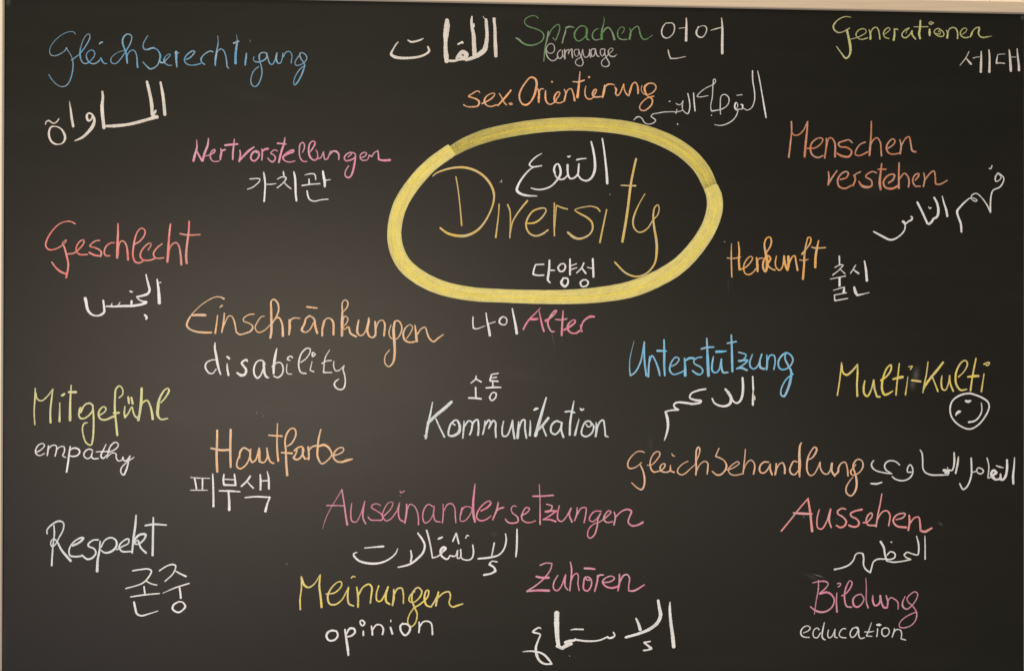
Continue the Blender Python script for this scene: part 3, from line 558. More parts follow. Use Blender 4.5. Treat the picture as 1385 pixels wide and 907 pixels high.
n w16 440,230 w20 432,320 w16 415,412 / w13 425,370 450,310 480,258 w13 505,258 w16 530,300 w16 550,400
s w13 720,240 w13 670,245 w14 620,280 w14 620,305 w14 670,325 w16 705,355 w18 690,395 w16 640,418 w18 580,430 w16 550,405
c w12 815,260 w12 790,262 w13 745,320 w14 728,370 w14 755,410 w13 810,395 w12 870,340
h w12 870,340 w14 920,275 w18 948,200 w20 938,135 w16 905,102 w16 880,115 w24 878,200 w26 880,330 w26 880,400 w22 870,465 / w14 890,330 w16 920,280 w18 950,272 w20 980,330 w28 988,445
r w20 1048,292 w28 1052,360 w20 1045,432 / w16 1052,340 w18 1062,295 w16 1090,277 w12 1150,280
ä w20 1240,255 w18 1205,280 w22 1190,330 w26 1165,390 w14 1200,410 w14 1240,385 w14 1275,320 / w14 1240,255 w20 1280,285 w26 1290,350 w22 1310,420 / w18 1212,172 w16 1308,184
@420,400
n w14 125,230 w20 112,300 w20 110,375 / w14 120,290 w14 145,215 w14 180,210 w22 210,240 w22 215,365
k w13 292,160 w16 340,110 w16 350,60 w12 325,38 w14 300,60 w18 298,150 w30 296,240 w26 294,375 / w13 300,250 w14 320,190 w14 350,210 w13 335,260 w12 310,285 w12 315,315 w16 355,290 w22 375,350 w18 430,382
u w14 452,225 w24 440,290 w26 438,340 w15 460,370 w14 490,365 w14 530,290 545,205! w26 545,240 w28 530,320 w20 545,370
n w18 545,375 w16 580,390 w24 605,370 w20 605,240 / w16 608,320 w14 640,240 w14 675,228 w20 695,260 w20 688,375
g w24 780,300 w18 790,240 w16 825,235 w18 855,290 w16 840,360 w14 800,405 w14 750,390 w14 735,340 w12 755,270 / w20 790,240 w28 778,310 w28 785,420 w26 788,540 w20 770,630 w14 730,662 w14 698,630 w14 700,560 w12 740,506
e w13 900,400 w13 940,340 w13 955,290 w12 935,270 w16 890,300 w20 868,360 w20 885,415 w18 930,435 w16 980,428
n w12 978,272 w24 988,350 w30 995,425 / w16 1000,360 w14 1040,305 w14 1075,295 w16 1090,340 w18 1115,400 w18 1155,428 w18 1190,400 w12 1246,360
# white chalk word disability | white | 13 | 270,455,210
d w12 150,208 w13 110,208 w15 60,235 w17 52,275 w16 85,325 w14 115,328 w12 148,290 / w12 138,55 w20 136,100 w26 148,170 w26 160,240 w18 175,300 w14 188,338
i w12 245,240 w20 248,290 w22 258,345 / w16 242,178 w26 258,188 w20 266,200
s w16 425,222 w22 420,208 w20 395,215 w22 375,235 w22 395,265 w24 415,295 w26 405,335 w28 370,345 w22 345,330 w18 333,322
a w12 585,250 w14 575,225 w14 545,210 w15 510,225 w18 485,280 w18 490,340 w20 515,370 w14 545,345 w13 565,290 / w20 570,230 w26 575,280 w22 580,330 w22 600,362 w12 618,366
b w8 690,102 w16 684,125 w26 672,190 w26 662,260 w22 660,330 / w14 645,270 w14 690,232 w15 725,235 w16 745,275 w16 735,335 w16 695,365 w14 660,350
i w10 780,245 w12 775,300 w13 785,330 w12 822,334 / w14 828,190 w14 818,175 w15 790,185 w16 785,205 w12 808,212
l w14 902,230 w12 950,195 w13 985,140 w13 985,108 w14 955,105 w15 915,140 w16 890,200 w16 885,270 w16 905,320 w15 950,328
i w10 1003,222 w12 985,300! w13 1020,314 / w16 1005,145 w16 1008,178 w12 1034,158! w14 1010,140
t w9 1160,118 w12 1120,190 w14 1105,320! w12 1180,320 / w14 1090,240 w12 1130,218 w14 1175,213
y w11 1198,220 w13 1195,265 w13 1215,305 w12 1245,300 w11 1290,258! w14 1280,290 w14 1295,350 w15 1298,420 w16 1280,465 w15 1240,470 w18 1205,440 w16 1205,410 w12 1240,378
# white chalk Korean word left of the pink Alter | white | 13 | 630,405
na w13 68,160 w15 66,215 w16 72,268! w14 100,274 w9 180,246 / w14 190,125 w18 200,200 w26 215,270 w26 226,338 / w10 205,230 w12 276,208
i w14 350,158 w20 322,180 w20 315,215 w14 345,236 w14 375,230 w14 385,195 w14 375,170 w13 345,160 / w16 435,84 w20 450,160 w28 468,250 w30 478,318
# pink chalk word Alter | pink | 15 | 630,405
A w10 698,78 w13 660,120 w18 600,180 w20 560,235 w18 538,282 / w10 685,100 w16 700,170 w20 715,240 w20 732,298 / w22 600,184 w26 640,184 w20 675,180
l w26 745,200 w18 800,165 w16 840,125 w18 850,100 w16 830,108 w20 790,160 w20 768,215 w16 785,275 w16 805,300 w14 832,298
t w14 912,103 w20 908,170 w22 902,250 w24 898,336 / w14 840,185 w18 890,190 w16 948,180
e w22 920,285 w22 980,250 w20 1025,210 w14 1020,190 w14 990,200 w20 955,240 w24 955,280 w16 985,310 w18 1030,315 w22 1070,290
r w14 1075,238 w18 1080,270 w14 1090,304 / w16 1080,270 w18 1095,215 w20 1130,178 w26 1165,160 w20 1204,160
# bright blue chalk word Unterstützung | sky | 14 | 840,450,250
U w5 98,60 w6 80,130 w8 66,200 w10 64,270 w14 70,320! w14 105,295 w14 145,220 w12 175,66! w16 175,200 w18 190,322
n w12 215,175 w16 208,250 w16 204,330 / w12 210,230 w14 232,170 w14 260,215 w16 285,290 w14 290,320
t w14 322,50 w20 324,150 w20 324,250 w16 328,320 / w20 270,134 w14 340,136
e w13 378,250 w12 415,230 w13 435,195 w13 410,182 w14 375,225 w16 365,280 w14 390,310 w12 425,305 w12 480,280
r w13 475,188 w20 480,250 w26 480,320 / w14 480,210 w20 510,190 w16 550,190
s w12 606,182 w12 575,185 w13 545,210 w13 550,230 w14 600,260 w14 612,290 w15 590,312 w18 565,305 w13 533,282
t w14 642,40 w18 646,120 w26 650,220 w26 655,322 / w15 600,120 w16 650,108 w13 696,106
ü w12 692,178 w18 682,240 w16 685,285 w14 710,298 w13 735,275 w14 752,195! w18 752,250 w18 765,295 w13 802,295 / w24 712,142 w20 755,140 w10 790,136
t w13 826,14 w18 830,120 w20 832,210 w20 834,290 / w14 795,78 w14 864,65
z w12 880,145 w13 920,155! w13 938,165 905,210 w18 880,210! w16 948,206 w14 900,250 w14 865,268! w20 900,262 w18 945,280
u w12 985,160 w16 965,220 w16 970,255 w13 995,270 w13 1025,245 w14 1055,158! w16 1040,210 w20 1045,260 w18 1075,270
n w12 1092,165 w18 1095,225 w18 1090,275 / w12 1095,220 w13 1115,170 w13 1145,168 w14 1155,210 w14 1145,275
g w12 1238,145 w16 1210,165 w18 1180,210 w16 1185,260 w14 1215,275 w14 1265,250 w16 1288,200 w14 1270,165 w14 1240,150 w15 1228,185 w18 1250,240 w20 1275,290 w24 1270,350 w22 1250,420 w18 1220,475 w14 1200,465 w13 1200,420 w13 1240,345 w12 1290,308
# white chalk Arabic word below the bright blue Unterstützung | white | 17 | 840,450,250
alif w13 986,326 w18 990,420 w10 990,435 w14 988,460 w20 988,540 / w10 1000,470 w12 1002,500
lam w18 910,335 w22 914,400 w22 910,460 w20 895,505 w16 870,525 w14 845,515 w16 825,480
dal w18 780,420 w26 805,450 w28 825,490 w24 815,530 w20 780,548 w18 740,545 w16 700,525 w14 682,490
ain w14 635,420 w16 580,430 w15 525,455 w15 515,485 w18 545,500 w20 600,508! w18 595,520 w22 535,532
mim w22 535,532 w18 470,522 w16 415,522 w16 395,540 w16 405,560 w18 430,575! w14 370,580 w16 332,590! w24 345,630 w22 352,690 w18 345,740 w12 330,790 w6 323,806
# yellow chalk word Multi-Kulti | straw | 14 | 1120,470,230
M w12 110,122 w14 100,220 w14 88,310 w14 75,388 / w16 112,140 w18 120,200 w20 150,222 w18 195,190 w14 240,135! w18 240,210 w18 235,300 w20 238,395
u w13 300,268 w20 290,320 w20 295,375 w18 320,395 w14 350,345 w16 372,262! w18 378,330 w20 398,398! w18 424,400
l w22 430,268 w16 480,230 w18 512,180 w16 512,140 w16 480,165 w20 445,260 w22 440,340 w22 460,382 w20 490,375 w13 527,352
t w13 580,128 w14 572,200 w15 560,300 w16 553,385 / w18 528,256 w26 570,245 w28 608,238
i w9 650,236 w11 642,300 w15 630,384 / w12 656,155 w12 688,150! w12 670,178
hyphen w18 680,265 w18 755,275
K w12 814,115 w14 800,220 w14 785,290 w13 772,366 / w20 938,118 w24 890,180 w24 840,240 w22 790,310 w14 775,345 / w14 848,235 w14 870,290 w16 895,356
u w12 928,226 w18 922,280 w18 930,335 w14 955,345 w14 980,290 w14 990,225! w16 995,290 w18 1020,354
l w12 1060,240 w13 1110,190 w16 1135,130 w14 1120,104 w14 1090,115 w18 1050,180 w20 1038,240 w20 1045,300 w18 1080,345 w13 1130,338
t w14 1205,86 w16 1190,160 w16 1172,260 w20 1160,350 / w15 1136,238 w24 1180,232 w24 1226,230
i w12 1270,212 w13 1260,280 w18 1248,358 / w14 1268,135 w14 1300,120 w14 1314,122 w14 1300,145 w14 1285,138
# white chalk smiling face below Multi-Kulti | white | 15 | 1120,470,230
outline w14 1200,385 w18 1160,372 w18 1080,385 w15 1015,430 w16 994,490 w15 1005,560 w15 1060,625 w16 1150,662 w15 1220,630 w16 1285,550 w15 1312,480 w16 1300,440 w16 1250,405 w15 1190,380
eye w22 1120,432 w30 1140,438 w14 1164,430
eye w14 1040,550 w26 1052,530 w30 1065,522 w14 1080,518
mouth w10 1248,448 w13 1252,510 w14 1232,560 w16 1195,595 w20 1144,606
# pale green chalk word Mitgefühl | paleg | 14 | 30,515,220
M w13 112,62 w14 108,160 w13 102,260 w13 108,372 / w14 115,100 w14 130,155 w13 165,168 w13 215,130 w12 262,68! w16 250,160 w18 240,260 w20 242,355
i w12 320,184 w15 320,260 w20 318,345 / w12 332,125 w26 345,120 w18 362,108
t w12 418,34 w16 412,120 w22 408,220 w26 408,335 / w22 395,94 w26 460,94
g w15 500,225 w20 488,245 w20 495,270 w16 520,220 w16 545,195 580,190 w16 605,215 / w15 495,225 w16 482,280 w18 495,315 w16 530,318 w15 580,280 w14 605,240 / w15 600,200 w18 608,300 w18 608,400 w18 600,500 w15 585,545 w14 545,525 w15 518,450 w14 515,390 w15 530,360 w12 555,354
e w14 660,290 w14 700,265 w15 715,235 w14 695,218 w16 665,240 w18 650,280 w18 665,320 w18 705,330 w22 780,300
f w14 825,143 w14 855,115 w14 855,70 w14 830,42 w16 800,65 w20 790,150 w20 790,260 w20 800,360 w22 810,462 / w20 778,272 w22 826,270
ü w13 875,215 w16 870,270 w18 875,310! w14 900,280 w14 935,220 w16 945,260 w18 965,305 w22 990,312 / w20 903,135 w20 910,190 / w20 930,140 w20 942,195
h w22 1018,60 w26 1015,150 w24 1005,250 w26 988,335 / w14 1005,240 w16 1030,180 w18 1065,165 w18 1090,210 w22 1105,270 w24 1112,325
l w14 1180,185 w16 1220,140 w22 1250,80 w14 1240,62 w15 1215,75 w22 1170,150 w30 1155,230 w26 1155,290 w16 1180,325 w14 1240,318
# small white chalk word empathy below Mitgefühl | white | 11 | 30,515,220
e w12 122,605 w11 160,585 w12 190,550 w11 180,532 w12 145,540 w14 115,585 w13 120,620 w12 150,634 w10 192,615
m w13 225,550 w15 220,590 w14 214,634 / w11 222,580 w12 255,548 w12 290,550 w13 292,590 w12 280,640 / w11 290,590 w11 320,560 w12 355,558 w13 360,600 w13 345,635 w11 372,650
p w13 410,556 w16 400,620 w18 390,700 w16 378,776 / w13 400,590 w16 440,570 w16 480,580 w15 490,605 w15 465,635 w14 420,640 w11 395,630
a w13 600,590 w13 570,578 w14 535,600 w14 525,635 w13 555,660 w12 585,645 w11 600,600! w14 590,640 w14 605,660 w13 650,658
t w10 715,536 w12 690,590 w16 670,640 w16 690,658 w12 720,630 / w12 630,602 w13 740,598
h w11 740,605 w13 800,575 w12 820,540 w12 795,520 w14 755,550 w14 735,600 w12 722,655 / w12 730,640 w11 770,610 w12 800,620 w13 800,650 w13 820,680 w12 850,672
y w12 850,672 858,645! w14 865,675 w16 885,680 w12 920,635! w13 905,690 w18 885,760 w15 862,800 w13 840,775 w14 845,740 w12 880,700 w10 952,648
# pale orange chalk word Hautfarbe | apricot | 15 | 270,560,220
H w18 150,134 w22 148,250 w22 145,360 w24 150,490 / w18 96,288 w22 180,304 w22 250,302 / w24 265,130 w22 262,240 w22 262,350 w18 265,450
a w13 340,372 w20 345,320 w16 375,285 w16 410,300 w20 430,320 w15 425,370 w15 390,435 w15 345,462 w16 318,445 w15 320,400 w15 340,350 / w14 435,295 w20 430,370 w16 445,410
u w15 445,410 w15 475,390 w14 508,285! w26 508,330 w22 510,400! w14 545,410 w16 575,370 w14 572,285! w18 585,360 w18 605,405 w13 634,418
t w12 663,78 w14 660,180 w18 660,290 w20 670,398 / w14 588,177 w16 640,182 w18 704,185
f w12 745,272 w16 785,245 w16 820,170 w15 810,125 w14 780,120 w16 745,160 w18 728,220 w18 735,320 w22 738,420 w24 746,520 / w14 695,325 w20 790,332
a w14 808,310 w13 828,300 w16 815,345 w22 800,370 w18 830,385 w16 865,360 w16 885,300 w15 870,275 w15 835,285 w16 805,310 / w18 878,290 w20 880,350 w20 900,380
r w18 925,275 w20 930,340 w18 928,385 / w12 895,378 w14 928,375 / w14 930,310 w16 955,278 w18 995,265
b w14 1032,128 w18 1015,200 w20 1005,290 w20 1005,360 w15 1040,420 w14 1085,395 w15 1125,340 w20 1100,285 w24 1060,260 w18 1005,275
e w18 1130,350 w13 1180,340 w13 1225,310 w13 1222,285 w14 1190,285 w16 1150,320 w18 1140,365 w20 1170,400 w20 1210,405 w24 1260,390 w12 1302,380
# white chalk Korean word under Hautfarbe | white | 15 | 270,560,220
@240,630,150
pi w16 165,140 w18 250,148 w13 406,152 / w26 215,155 w24 228,220 w22 238,285 / w22 314,155 w22 312,290 / w14 162,300 w16 270,300 w14 376,300 / w18 440,95 w26 445,200 w28 450,400 w30 450,505
@270,560,220
bu w15 208,510 w18 202,560 w20 208,600! w16 310,603 / w14 296,508 w18 302,560 w20 306,600 / w12 212,552 w12 295,556 / w14 165,650 w18 260,652 w12 346,658 / w18 246,660 w22 252,740 w26 252,815
saek w18 432,525 w18 400,570 w18 355,612 / w12 400,565 w14 425,595 w16 458,628 / w14 516,512 w20 520,570 w20 518,642 / w13 525,568 w14 585,562 / w10 575,486 w18 588,540 w20 590,634 / w13 385,708 w16 480,700 w16 600,706! w16 580,750 w26 560,826
# small white chalk Korean word above Kommunikation | white | 10 | 560,490,280
so w9 416,88 w12 412,110 w10 380,138 / w11 414,110 w12 450,130 / w13 412,166 w13 414,236 / w13 365,237 w15 410,238 w14 450,243
tong w11 564,72 w11 518,80! w14 508,122! w14 562,126 / w10 520,103 w11 553,98 / w12 526,130 w12 528,165 / w11 480,170 w14 530,166 w11 582,166 / w12 520,205 w13 506,235 w13 520,254 w12 545,235 w12 548,205 w11 525,200
# silvery white chalk word Kommunikation | silver | 13 | 560,490,280
K w9 124,264 w14 110,340 w20 90,430 w16 78,508 / w22 252,262 w26 200,310 w24 150,350 w22 92,405 / w11 146,375 w12 170,430 w13 204,498 / w10 68,488 88,494
o w12 275,418 w12 260,408 w12 262,392 285,385 w20 305,420 w24 300,465 w20 260,490 w14 232,485 w16 235,440 w14 250,405 w12 275,385
m w10 335,390 w14 332,440 w12 326,506 / w13 335,430 w14 365,390 w13 388,400 w14 385,450 w14 372,484 / w13 385,430 w14 405,390 w14 425,382 w15 432,430 w16 428,486
m w10 475,390 w14 470,440 w13 460,480 / w13 470,430 w15 500,385 w13 512,400 w13 500,440 / w13 505,430 w15 530,388 w15 545,400 w14 545,450 w14 548,500
u w9 600,390 w14 590,440 w14 595,490 w13 620,490 w14 645,440 w12 660,385! w15 662,440 w16 672,508
n w10 700,395 w20 698,440 w22 692,505 / w14 695,460 w14 725,385 w14 740,385 w14 742,440 w15 752,505
i w9 778,388 w14 778,430 w18 775,488 / w13 802,318 w20 815,310 w12 830,306
k w12 885,234 w18 865,300 w24 840,390 w26 812,490 / w20 900,370 w20 860,420 w18 830,450 / w12 860,425 w13 872,460 w14 885,490
a w12 985,400 w16 950,392 w15 920,420 w15 918,465 w14 945,480 w13 975,450 w13 990,400! w15 985,450 w16 1000,500
t w9 1070,256 w14 1060,310 w18 1045,400 w18 1042,485 / w13 1010,330 w13 1040,326 w14 1075,335
i w9 1104,378 w14 1090,430 w18 1076,486 / w11 1112,305 w16 1120,318 w12 1136,310
o w11 1150,410 w12 1165,430 w12 1185,420 w13 1180,395 w14 1150,395 w13 1125,440 w13 1122,480 w14 1150,495 w14 1190,470 w14 1202,425 w13 1180,398
n w10 1218,400 w20 1222,440 w16 1215,495 / w14 1220,450 w13 1245,395 w13 1265,385 w13 1275,430 w14 1280,490! w10 1300,497
# pale orange chalk word Gleichbehandlung | melon | 13 | 840,590
G w12 220,150 w14 190,138 w12 150,142 w13 90,195 w16 62,255 w16 75,295 w15 115,295 w13 155,275 w12 192,242 / w14 180,265 w18 205,320 w20 220,390 w20 215,460 w18 195,495 w16 160,485 w12 98,432
l w12 245,268 w13 285,265 w14 340,210 w14 365,165 w13 355,142 w14 320,148 w14 285,195 w16 272,250 w18 285,310 w18 310,332 w15 345,325
e w15 345,325 w14 370,320 w15 410,280 w15 410,255 w14 385,258 w18 365,290 w18 380,325 w15 425,335
i w15 425,335 w18 460,318 w12 462,268! w18 465,320 w16 500,335 / w12 474,160 w14 488,180 w12 504,183
c w12 628,232 w12 590,248 w14 535,300 w16 530,335 w14 565,358 w14 600,345 w12 650,300 w12 690,265
h w12 690,265 w14 735,150 w18 735,110 w16 722,98 w18 708,120 w20 702,220 w20 705,300 w18 700,360 / w13 705,330 w14 740,260 w14 785,232 w16 812,250 w18 812,300 w14 806,352
b w12 918,108 w14 900,150 w16 885,185! w16 925,200 w14 965,225 w20 988,270 w18 975,315 w18 935,355 w18 900,360 w13 852,324
e w16 985,310 w14 1020,305 w12 1080,275 w12 1108,250 w12 1095,235 w13 1040,265 w14 1005,310 w14 1025,350 w15 1070,362 w12 1145,345
h w13 1165,118 w14 1158,200 w16 1150,280 w15 1142,350 / w12 1150,310 w13 1180,245 w13 1215,220 w14 1245,245 w18 1252,290 w18 1240,352
@1000,590,200
a w15 275,240 w18 235,238 w18 200,265 w20 188,310 w16 205,340 w16 240,335 w16 275,290 w14 290,255! w20 290,310 w18 308,358
n w16 345,250 w24 345,300 w20 335,358 / w15 350,300 w15 375,258 w16 405,245 w20 425,290 w22 425,345
d w14 545,240 w15 510,230 w18 485,270 w20 472,315 w18 490,350 w16 520,355 w14 550,320 / w14 582,58 w20 570,80 w26 562,160 w34 565,260 w26 562,320 w16 565,378
l w14 645,215 w16 680,200 w22 715,150 w20 725,115 w16 705,98 w15 675,130 w18 645,190 w20 632,260 w18 638,330 w15 665,365 w14 700,350 w14 735,290 w14 755,240
u w18 755,240 w18 758,290 w18 785,340 w15 820,352 w18 850,320 w24 868,250! w22 865,320 w20 895,370
n w14 895,360 w24 925,330 w20 930,290 w16 955,250 w15 990,240 w16 1010,290 w18 1018,370
g w14 1090,262 w13 1065,295 w20 1045,320 w16 1050,355 w15 1085,358 w15 1130,330 w18 1158,280 w15 1150,230 w15 1110,212 w18 1075,245 w18 1065,285 w20 1080,330 w24 1095,390 w24 1098,460 w22 1080,520 w16 1045,555 w18 1005,530 w18 1000,480 w14 1030,420 w10 1066,376
# white chalk Arabic phrase to the right of Gleichbehandlung | white | 15 | 1165,580,220
alif w12 1304,242 w18 1300,320 w24 1292,400 w22 1294,465
lam w20 1240,260 w24 1240,340 w26 1228,400 w22 1205,430 w18 1185,430
ta w18 1190,430 w16 1185,380! w22 1180,420 w20 1140,430 / w12 1148,310 w18 1180,322 w8 1212,328
ain w20 1140,430 w20 1115,410 w24 1105,380 w24 1125,350 w30 1150,370 w24 1120,395 w18 1140,425
alif w12 1070,245 w13 1085,310 w13 1078,415! w13 1120,405
mim w12 945,368 w13 980,355 w13 990,330 w14 1020,335 w14 1040,355 w14 1020,380 w13 990,370 w12 980,350
lam w16 935,245 w18 938,320 w18 938,380 w16 920,450 w16 890,500 w18 865,512 w16 850,490 w13 836,460
alif w12 826,234 w20 822,280 w20 803,375
lam w14 790,198 w20 792,270 w18 785,325 w16 770,352 w14 745,345
mim w30 700,350 w30 735,355 w20 755,350 / w30 715,368 w24 745,372 / w10 733,325 738,345
sin w12 742,388 w16 680,390 w16 590,388 w14 545,370
alif w14 545,370 w14 525,335 w14 522,260 w15 515,200 w14 500,177
waw w13 425,365 w14 395,365 w14 392,335 w14 415,302 w14 435,330 w15 435,380 w15 405,420 w15 350,438 w14 290,425 w13 262,402
ya w14 326,304 w13 290,275 w15 235,270 w15 200,300 w14 205,340 w12 260,380! w13 190,370 w13 120,350 w16 90,320 w15 88,290 w12 106,266 / w12 78,462 w20 130,465 w13 175,452
# pink chalk word Auseinandersetzungen | pink | 11 | 430,645,220
A w10 205,102 w9 160,180 w8 100,280 w8 60,370 w6 40,440 / w14 205,110 w14 220,200 w16 235,310 w20 250,405 / w12 72,240 w13 150,240 w12 228,243
u w10 288,222 w13 280,290 w14 290,372 w11 325,380 w11 365,310 w10 400,202! w18 385,280 w14 385,350 w14 408,396
s w11 535,240 w10 500,225 w12 465,235 w12 455,255 w12 500,285 w14 545,320 w13 548,360 w14 490,365 w13 450,362 w13 426,338
e w14 560,330 w11 620,270 w9 638,215 w9 605,215 w11 565,270 w12 550,330 w13 580,370 w12 620,355 w11 670,290
i w10 670,290 696,216! w14 685,300 w15 700,360 w12 740,380 / w11 698,118 w11 712,132 w12 735,116 / w6 698,158 704,160
n w14 755,228 w18 755,290 w16 740,392 / w12 755,290 w12 785,230 w12 820,245 w13 845,290 w14 855,340 w14 856,404
a w11 980,250 w11 940,230 w13 905,270 w14 892,340 w13 910,388 w12 950,370 w11 985,300 w10 990,245! w12 985,310 w13 1000,370 w12 1042,380
n w10 1065,228 w13 1068,300 w13 1060,390 / w11 1070,290 w11 1105,230 w12 1140,225 w12 1165,260 w13 1170,330 w12 1175,388
d w14 1228,258 w12 1212,330 w12 1215,372 w12 1250,370 w10 1300,310 w10 1310,265 w10 1270,248 w14 1235,265 w14 1215,320 / w10 1338,55 w18 1330,130 w22 1322,220 w24 1325,320 w20 1338,380
@640,645,240
e w14 60,262 w16 110,235 w16 138,200 w12 125,185 w12 80,210 w14 35,270 w13 28,315 w14 55,338 w13 100,330 w10 140,300
r w12 196,195 w18 185,250 w13 152,332 / w14 180,265 w16 205,245 w14 240,235
s w10 338,228 w10 318,222 w11 298,240 w12 305,275 w14 345,310 w13 350,345 w14 310,358 w14 270,350 w12 250,325
e w12 372,300 w12 420,275 w12 440,245 w12 415,235 w13 385,280 w13 380,325 w13 410,350 w12 450,352 w10 488,338
t w9 516,55 w10 520,150 w13 522,250 w14 522,368 / w16 465,148 w15 550,146 w14 628,140
z w13 572,210 w12 615,220! w12 615,240 w14 590,270! w18 562,268! w16 600,262 w16 650,262! w13 590,305 w12 545,330! w16 600,330 w18 645,345
u w12 672,222 w14 658,290 w15 662,330 w13 690,345 w12 725,310 w13 765,240! w14 750,290 w16 772,350
n w11 812,235 w16 808,290 w12 790,340 / w12 812,290 w12 845,240 w12 880,238 w13 880,280 w13 865,355
g w12 1000,265 w12 950,265 w13 915,300 w13 908,335 w12 935,345 w11 975,310 w12 998,275 w14 975,320 w14 968,380 w14 945,450 w13 910,475 w12 895,460 w12 900,410 w11 940,365 w10 985,350
e w10 985,350 w14 1040,310 w14 1075,270 w12 1060,260 w14 1030,290 w14 1020,330 w13 1045,352 w12 1090,345
n w12 1100,270 w16 1110,310 w14 1098,372 / w13 1110,310 w14 1160,265 w15 1205,250 w16 1235,265 w14 1220,310 w14 1210,350 w16 1240,378 w18 1285,372 w20 1326,350
# white chalk Arabic word below Auseinandersetzungen | white | 15 | 640,645,240
alif w12 342,403 w18 342,480 w18 340,550 w14 333,620
lam w12 252,440 w15 258,490 w15 240,560 w14 200,605 w18 130,625 w16 38,635 / w14 165,512 w13 145,612
hamza w12 188,660 w12 145,655 w18 125,680! w18 160,700 w22 175,730! w16 140,750 w18 82,762
@430,645,220
nun w14 1318,575 w16 1325,640 w16 1310,690 w14 1275,705 w14 1225,690 w14 1215,660 / w12 1258,518 w14 1270,495 w12 1284,498
shin w14 1215,612! w14 1215,680 w13 1190,690 w13 1190,620! w13 1170,670 w16 1140,670 w14 1125,665! w16 1105,695 w18 1085,695 / w16 1148,545 w16 1178,475! w16 1200,565
ghain w18 1085,695 w18 1050,665 w22 1045,620 w26 1070,595 w24 1090,605 w18 1060,635 / w14 1022,525 w24 1040,518 w14 1062,508
alif w14 1060,640 w14 1015,675 w14 975,685! w15 960,590 w18 940,500 w16 925,450
lam w16 850,474 w20 890,530 w20 910,580 w20 895,640 w22 850,690 w20 780,740 w14 682,766 / w14 790,622 w18 798,670 w18 790,720
ta w10 680,606 w14 660,650 w16 600,700 w20 520,730 w22 430,732 w20 350,710 w20 308,670 w14 305,650 w12 332,638 / w12 398,602 w14 480,594 w20 560,588
# coral pink chalk word Aussehen | salmon | 15 | 1045,660,230
A w14 292,80 w14 230,150 w14 150,250 w16 70,348 / w18 290,95 w22 305,190 w24 322,350 / w16 168,200 w24 240,205 w20 320,208
u w12 380,172 w13 362,250 w14 368,320 w15 400,330 w14 440,270 w16 472,168! w20 460,260 w14 478,320
s w14 596,170 w14 565,162 w16 530,185 w15 530,205 w15 575,235 w18 600,270 w18 585,305 w18 550,318 w14 518,300
s w20 728,172 w15 670,185 w18 635,205 w16 640,225 w16 685,250 w20 705,280 w18 690,308 w18 650,312 w18 620,300
e w16 738,280 w14 775,270 w14 812,220 w14 805,200 w16 780,215 w15 762,260 w16 775,295 w15 838,302
h w12 890,44 w14 875,130 w15 860,200 w16 842,312 / w14 850,260 w14 890,195 w15 930,182 w15 955,215 w14 945,305
e w14 1005,255 w15 1065,235 w14 1080,205 w14 1040,205 w16 1000,225 w18 982,265 w18 1010,305 w22 1088,318
n w16 1112,218 w20 1115,270 w18 1105,342 / w14 1115,290 w14 1155,240 w14 1190,235 w18 1200,280 w20 1205,345! w24 1240,352 w16 1298,322
# white chalk Arabic word below Aussehen | white | 14 | 1045,660,230
alif w10 1240,386 w13 1242,480 w14 1242,576
lam w12 1172,388 w16 1188,450 w16 1190,500 w14 1182,540 w13 1130,530 w14 1095,520 w14 1070,540
mim w14 1070,540 w14 1085,560 w14 1125,578! w14 1060,592 w14 980,600 w13 930,590
za w20 878,432 w20 905,480 w18 915,540 w16 930,590 / w13 930,545 w14 960,515 w15 995,530 w15 995,560 w15 960,578 w13 925,575 / w10 962,436 w14 970,438
ha w14 930,575 w15 850,578 w14 820,600 w15 805,650 w16 795,685! w16 760,660 w16 740,620 w16 742,570 w15 735,530
ra w13 735,530 w13 700,525 w13 675,540 w14 660,580 w15 625,620 w14 570,645 w16 502,660
# silvery white chalk word Respekt | silver | 15 | 50,690,230
R w12 84,190 w13 82,160 w14 120,115 w18 180,85 w14 215,100 w13 215,150 w12 180,220 w12 150,275 w12 125,295 w12 112,270 w12 125,235 w14 155,240 w20 200,320 w24 276,410 / w13 138,120 w14 142,190 w13 130,290 w16 120,448
e w22 290,285 w20 345,260 w18 380,222 w16 355,222 w14 295,260 w14 262,320 w16 270,365 w18 310,375 w16 362,370
s w16 500,238 w14 460,240 w18 420,270 w16 420,290 w15 465,310 w16 480,345 w18 450,385 w18 410,395 w16 365,362
p w14 514,248 w16 510,320 w22 495,400 w26 490,495 / w14 520,300 w14 555,240 w15 605,220 w18 645,245 w20 645,295 w20 600,335 w16 550,342 w12 520,320
e w14 650,318 w14 700,290 w14 745,265 w16 745,230 w14 700,250 w15 670,290 w16 690,330 w15 770,332
k w16 808,38 w20 800,130 w20 785,240 w16 775,345 / w16 785,270 w18 800,230 w22 840,195 w22 885,195 w18 875,230 w14 830,270 w14 795,270 w14 820,240 w18 845,300 w20 890,345
t w14 948,55 w20 946,150 w20 944,250 w22 942,365 / w16 880,122 w20 950,112 w14 1056,118
# white chalk Korean word below Respekt | white | 13 | 50,690,230
jon w13 778,490 w14 840,480 w14 905,475 w14 932,490 w14 910,540 w13 860,590 w12 722,635 / w12 885,570 w13 930,595 w12 978,606 / w14 872,616 w15 880,685 / w12 762,702 w14 870,686 w12 998,674 / w15 790,742 w22 800,790 w18 815,840 w15 850,855 w13 910,840 w9 986,816
jung w12 996,490 w13 1060,450 w15 1110,438 w14 1130,450 w12 1110,510 w12 1042,576 / w12 1125,490 w15 1170,515 w18 1215,536 / w7 1025,672 w13 1120,630 w13 1240,592 / w15 1160,622 w18 1168,670 w20 1172,712 / w13 1160,738 w18 1115,765 w18 1105,800 w16 1150,828 w16 1185,810 w20 1208,780 w14 1185,745 w13 1150,742
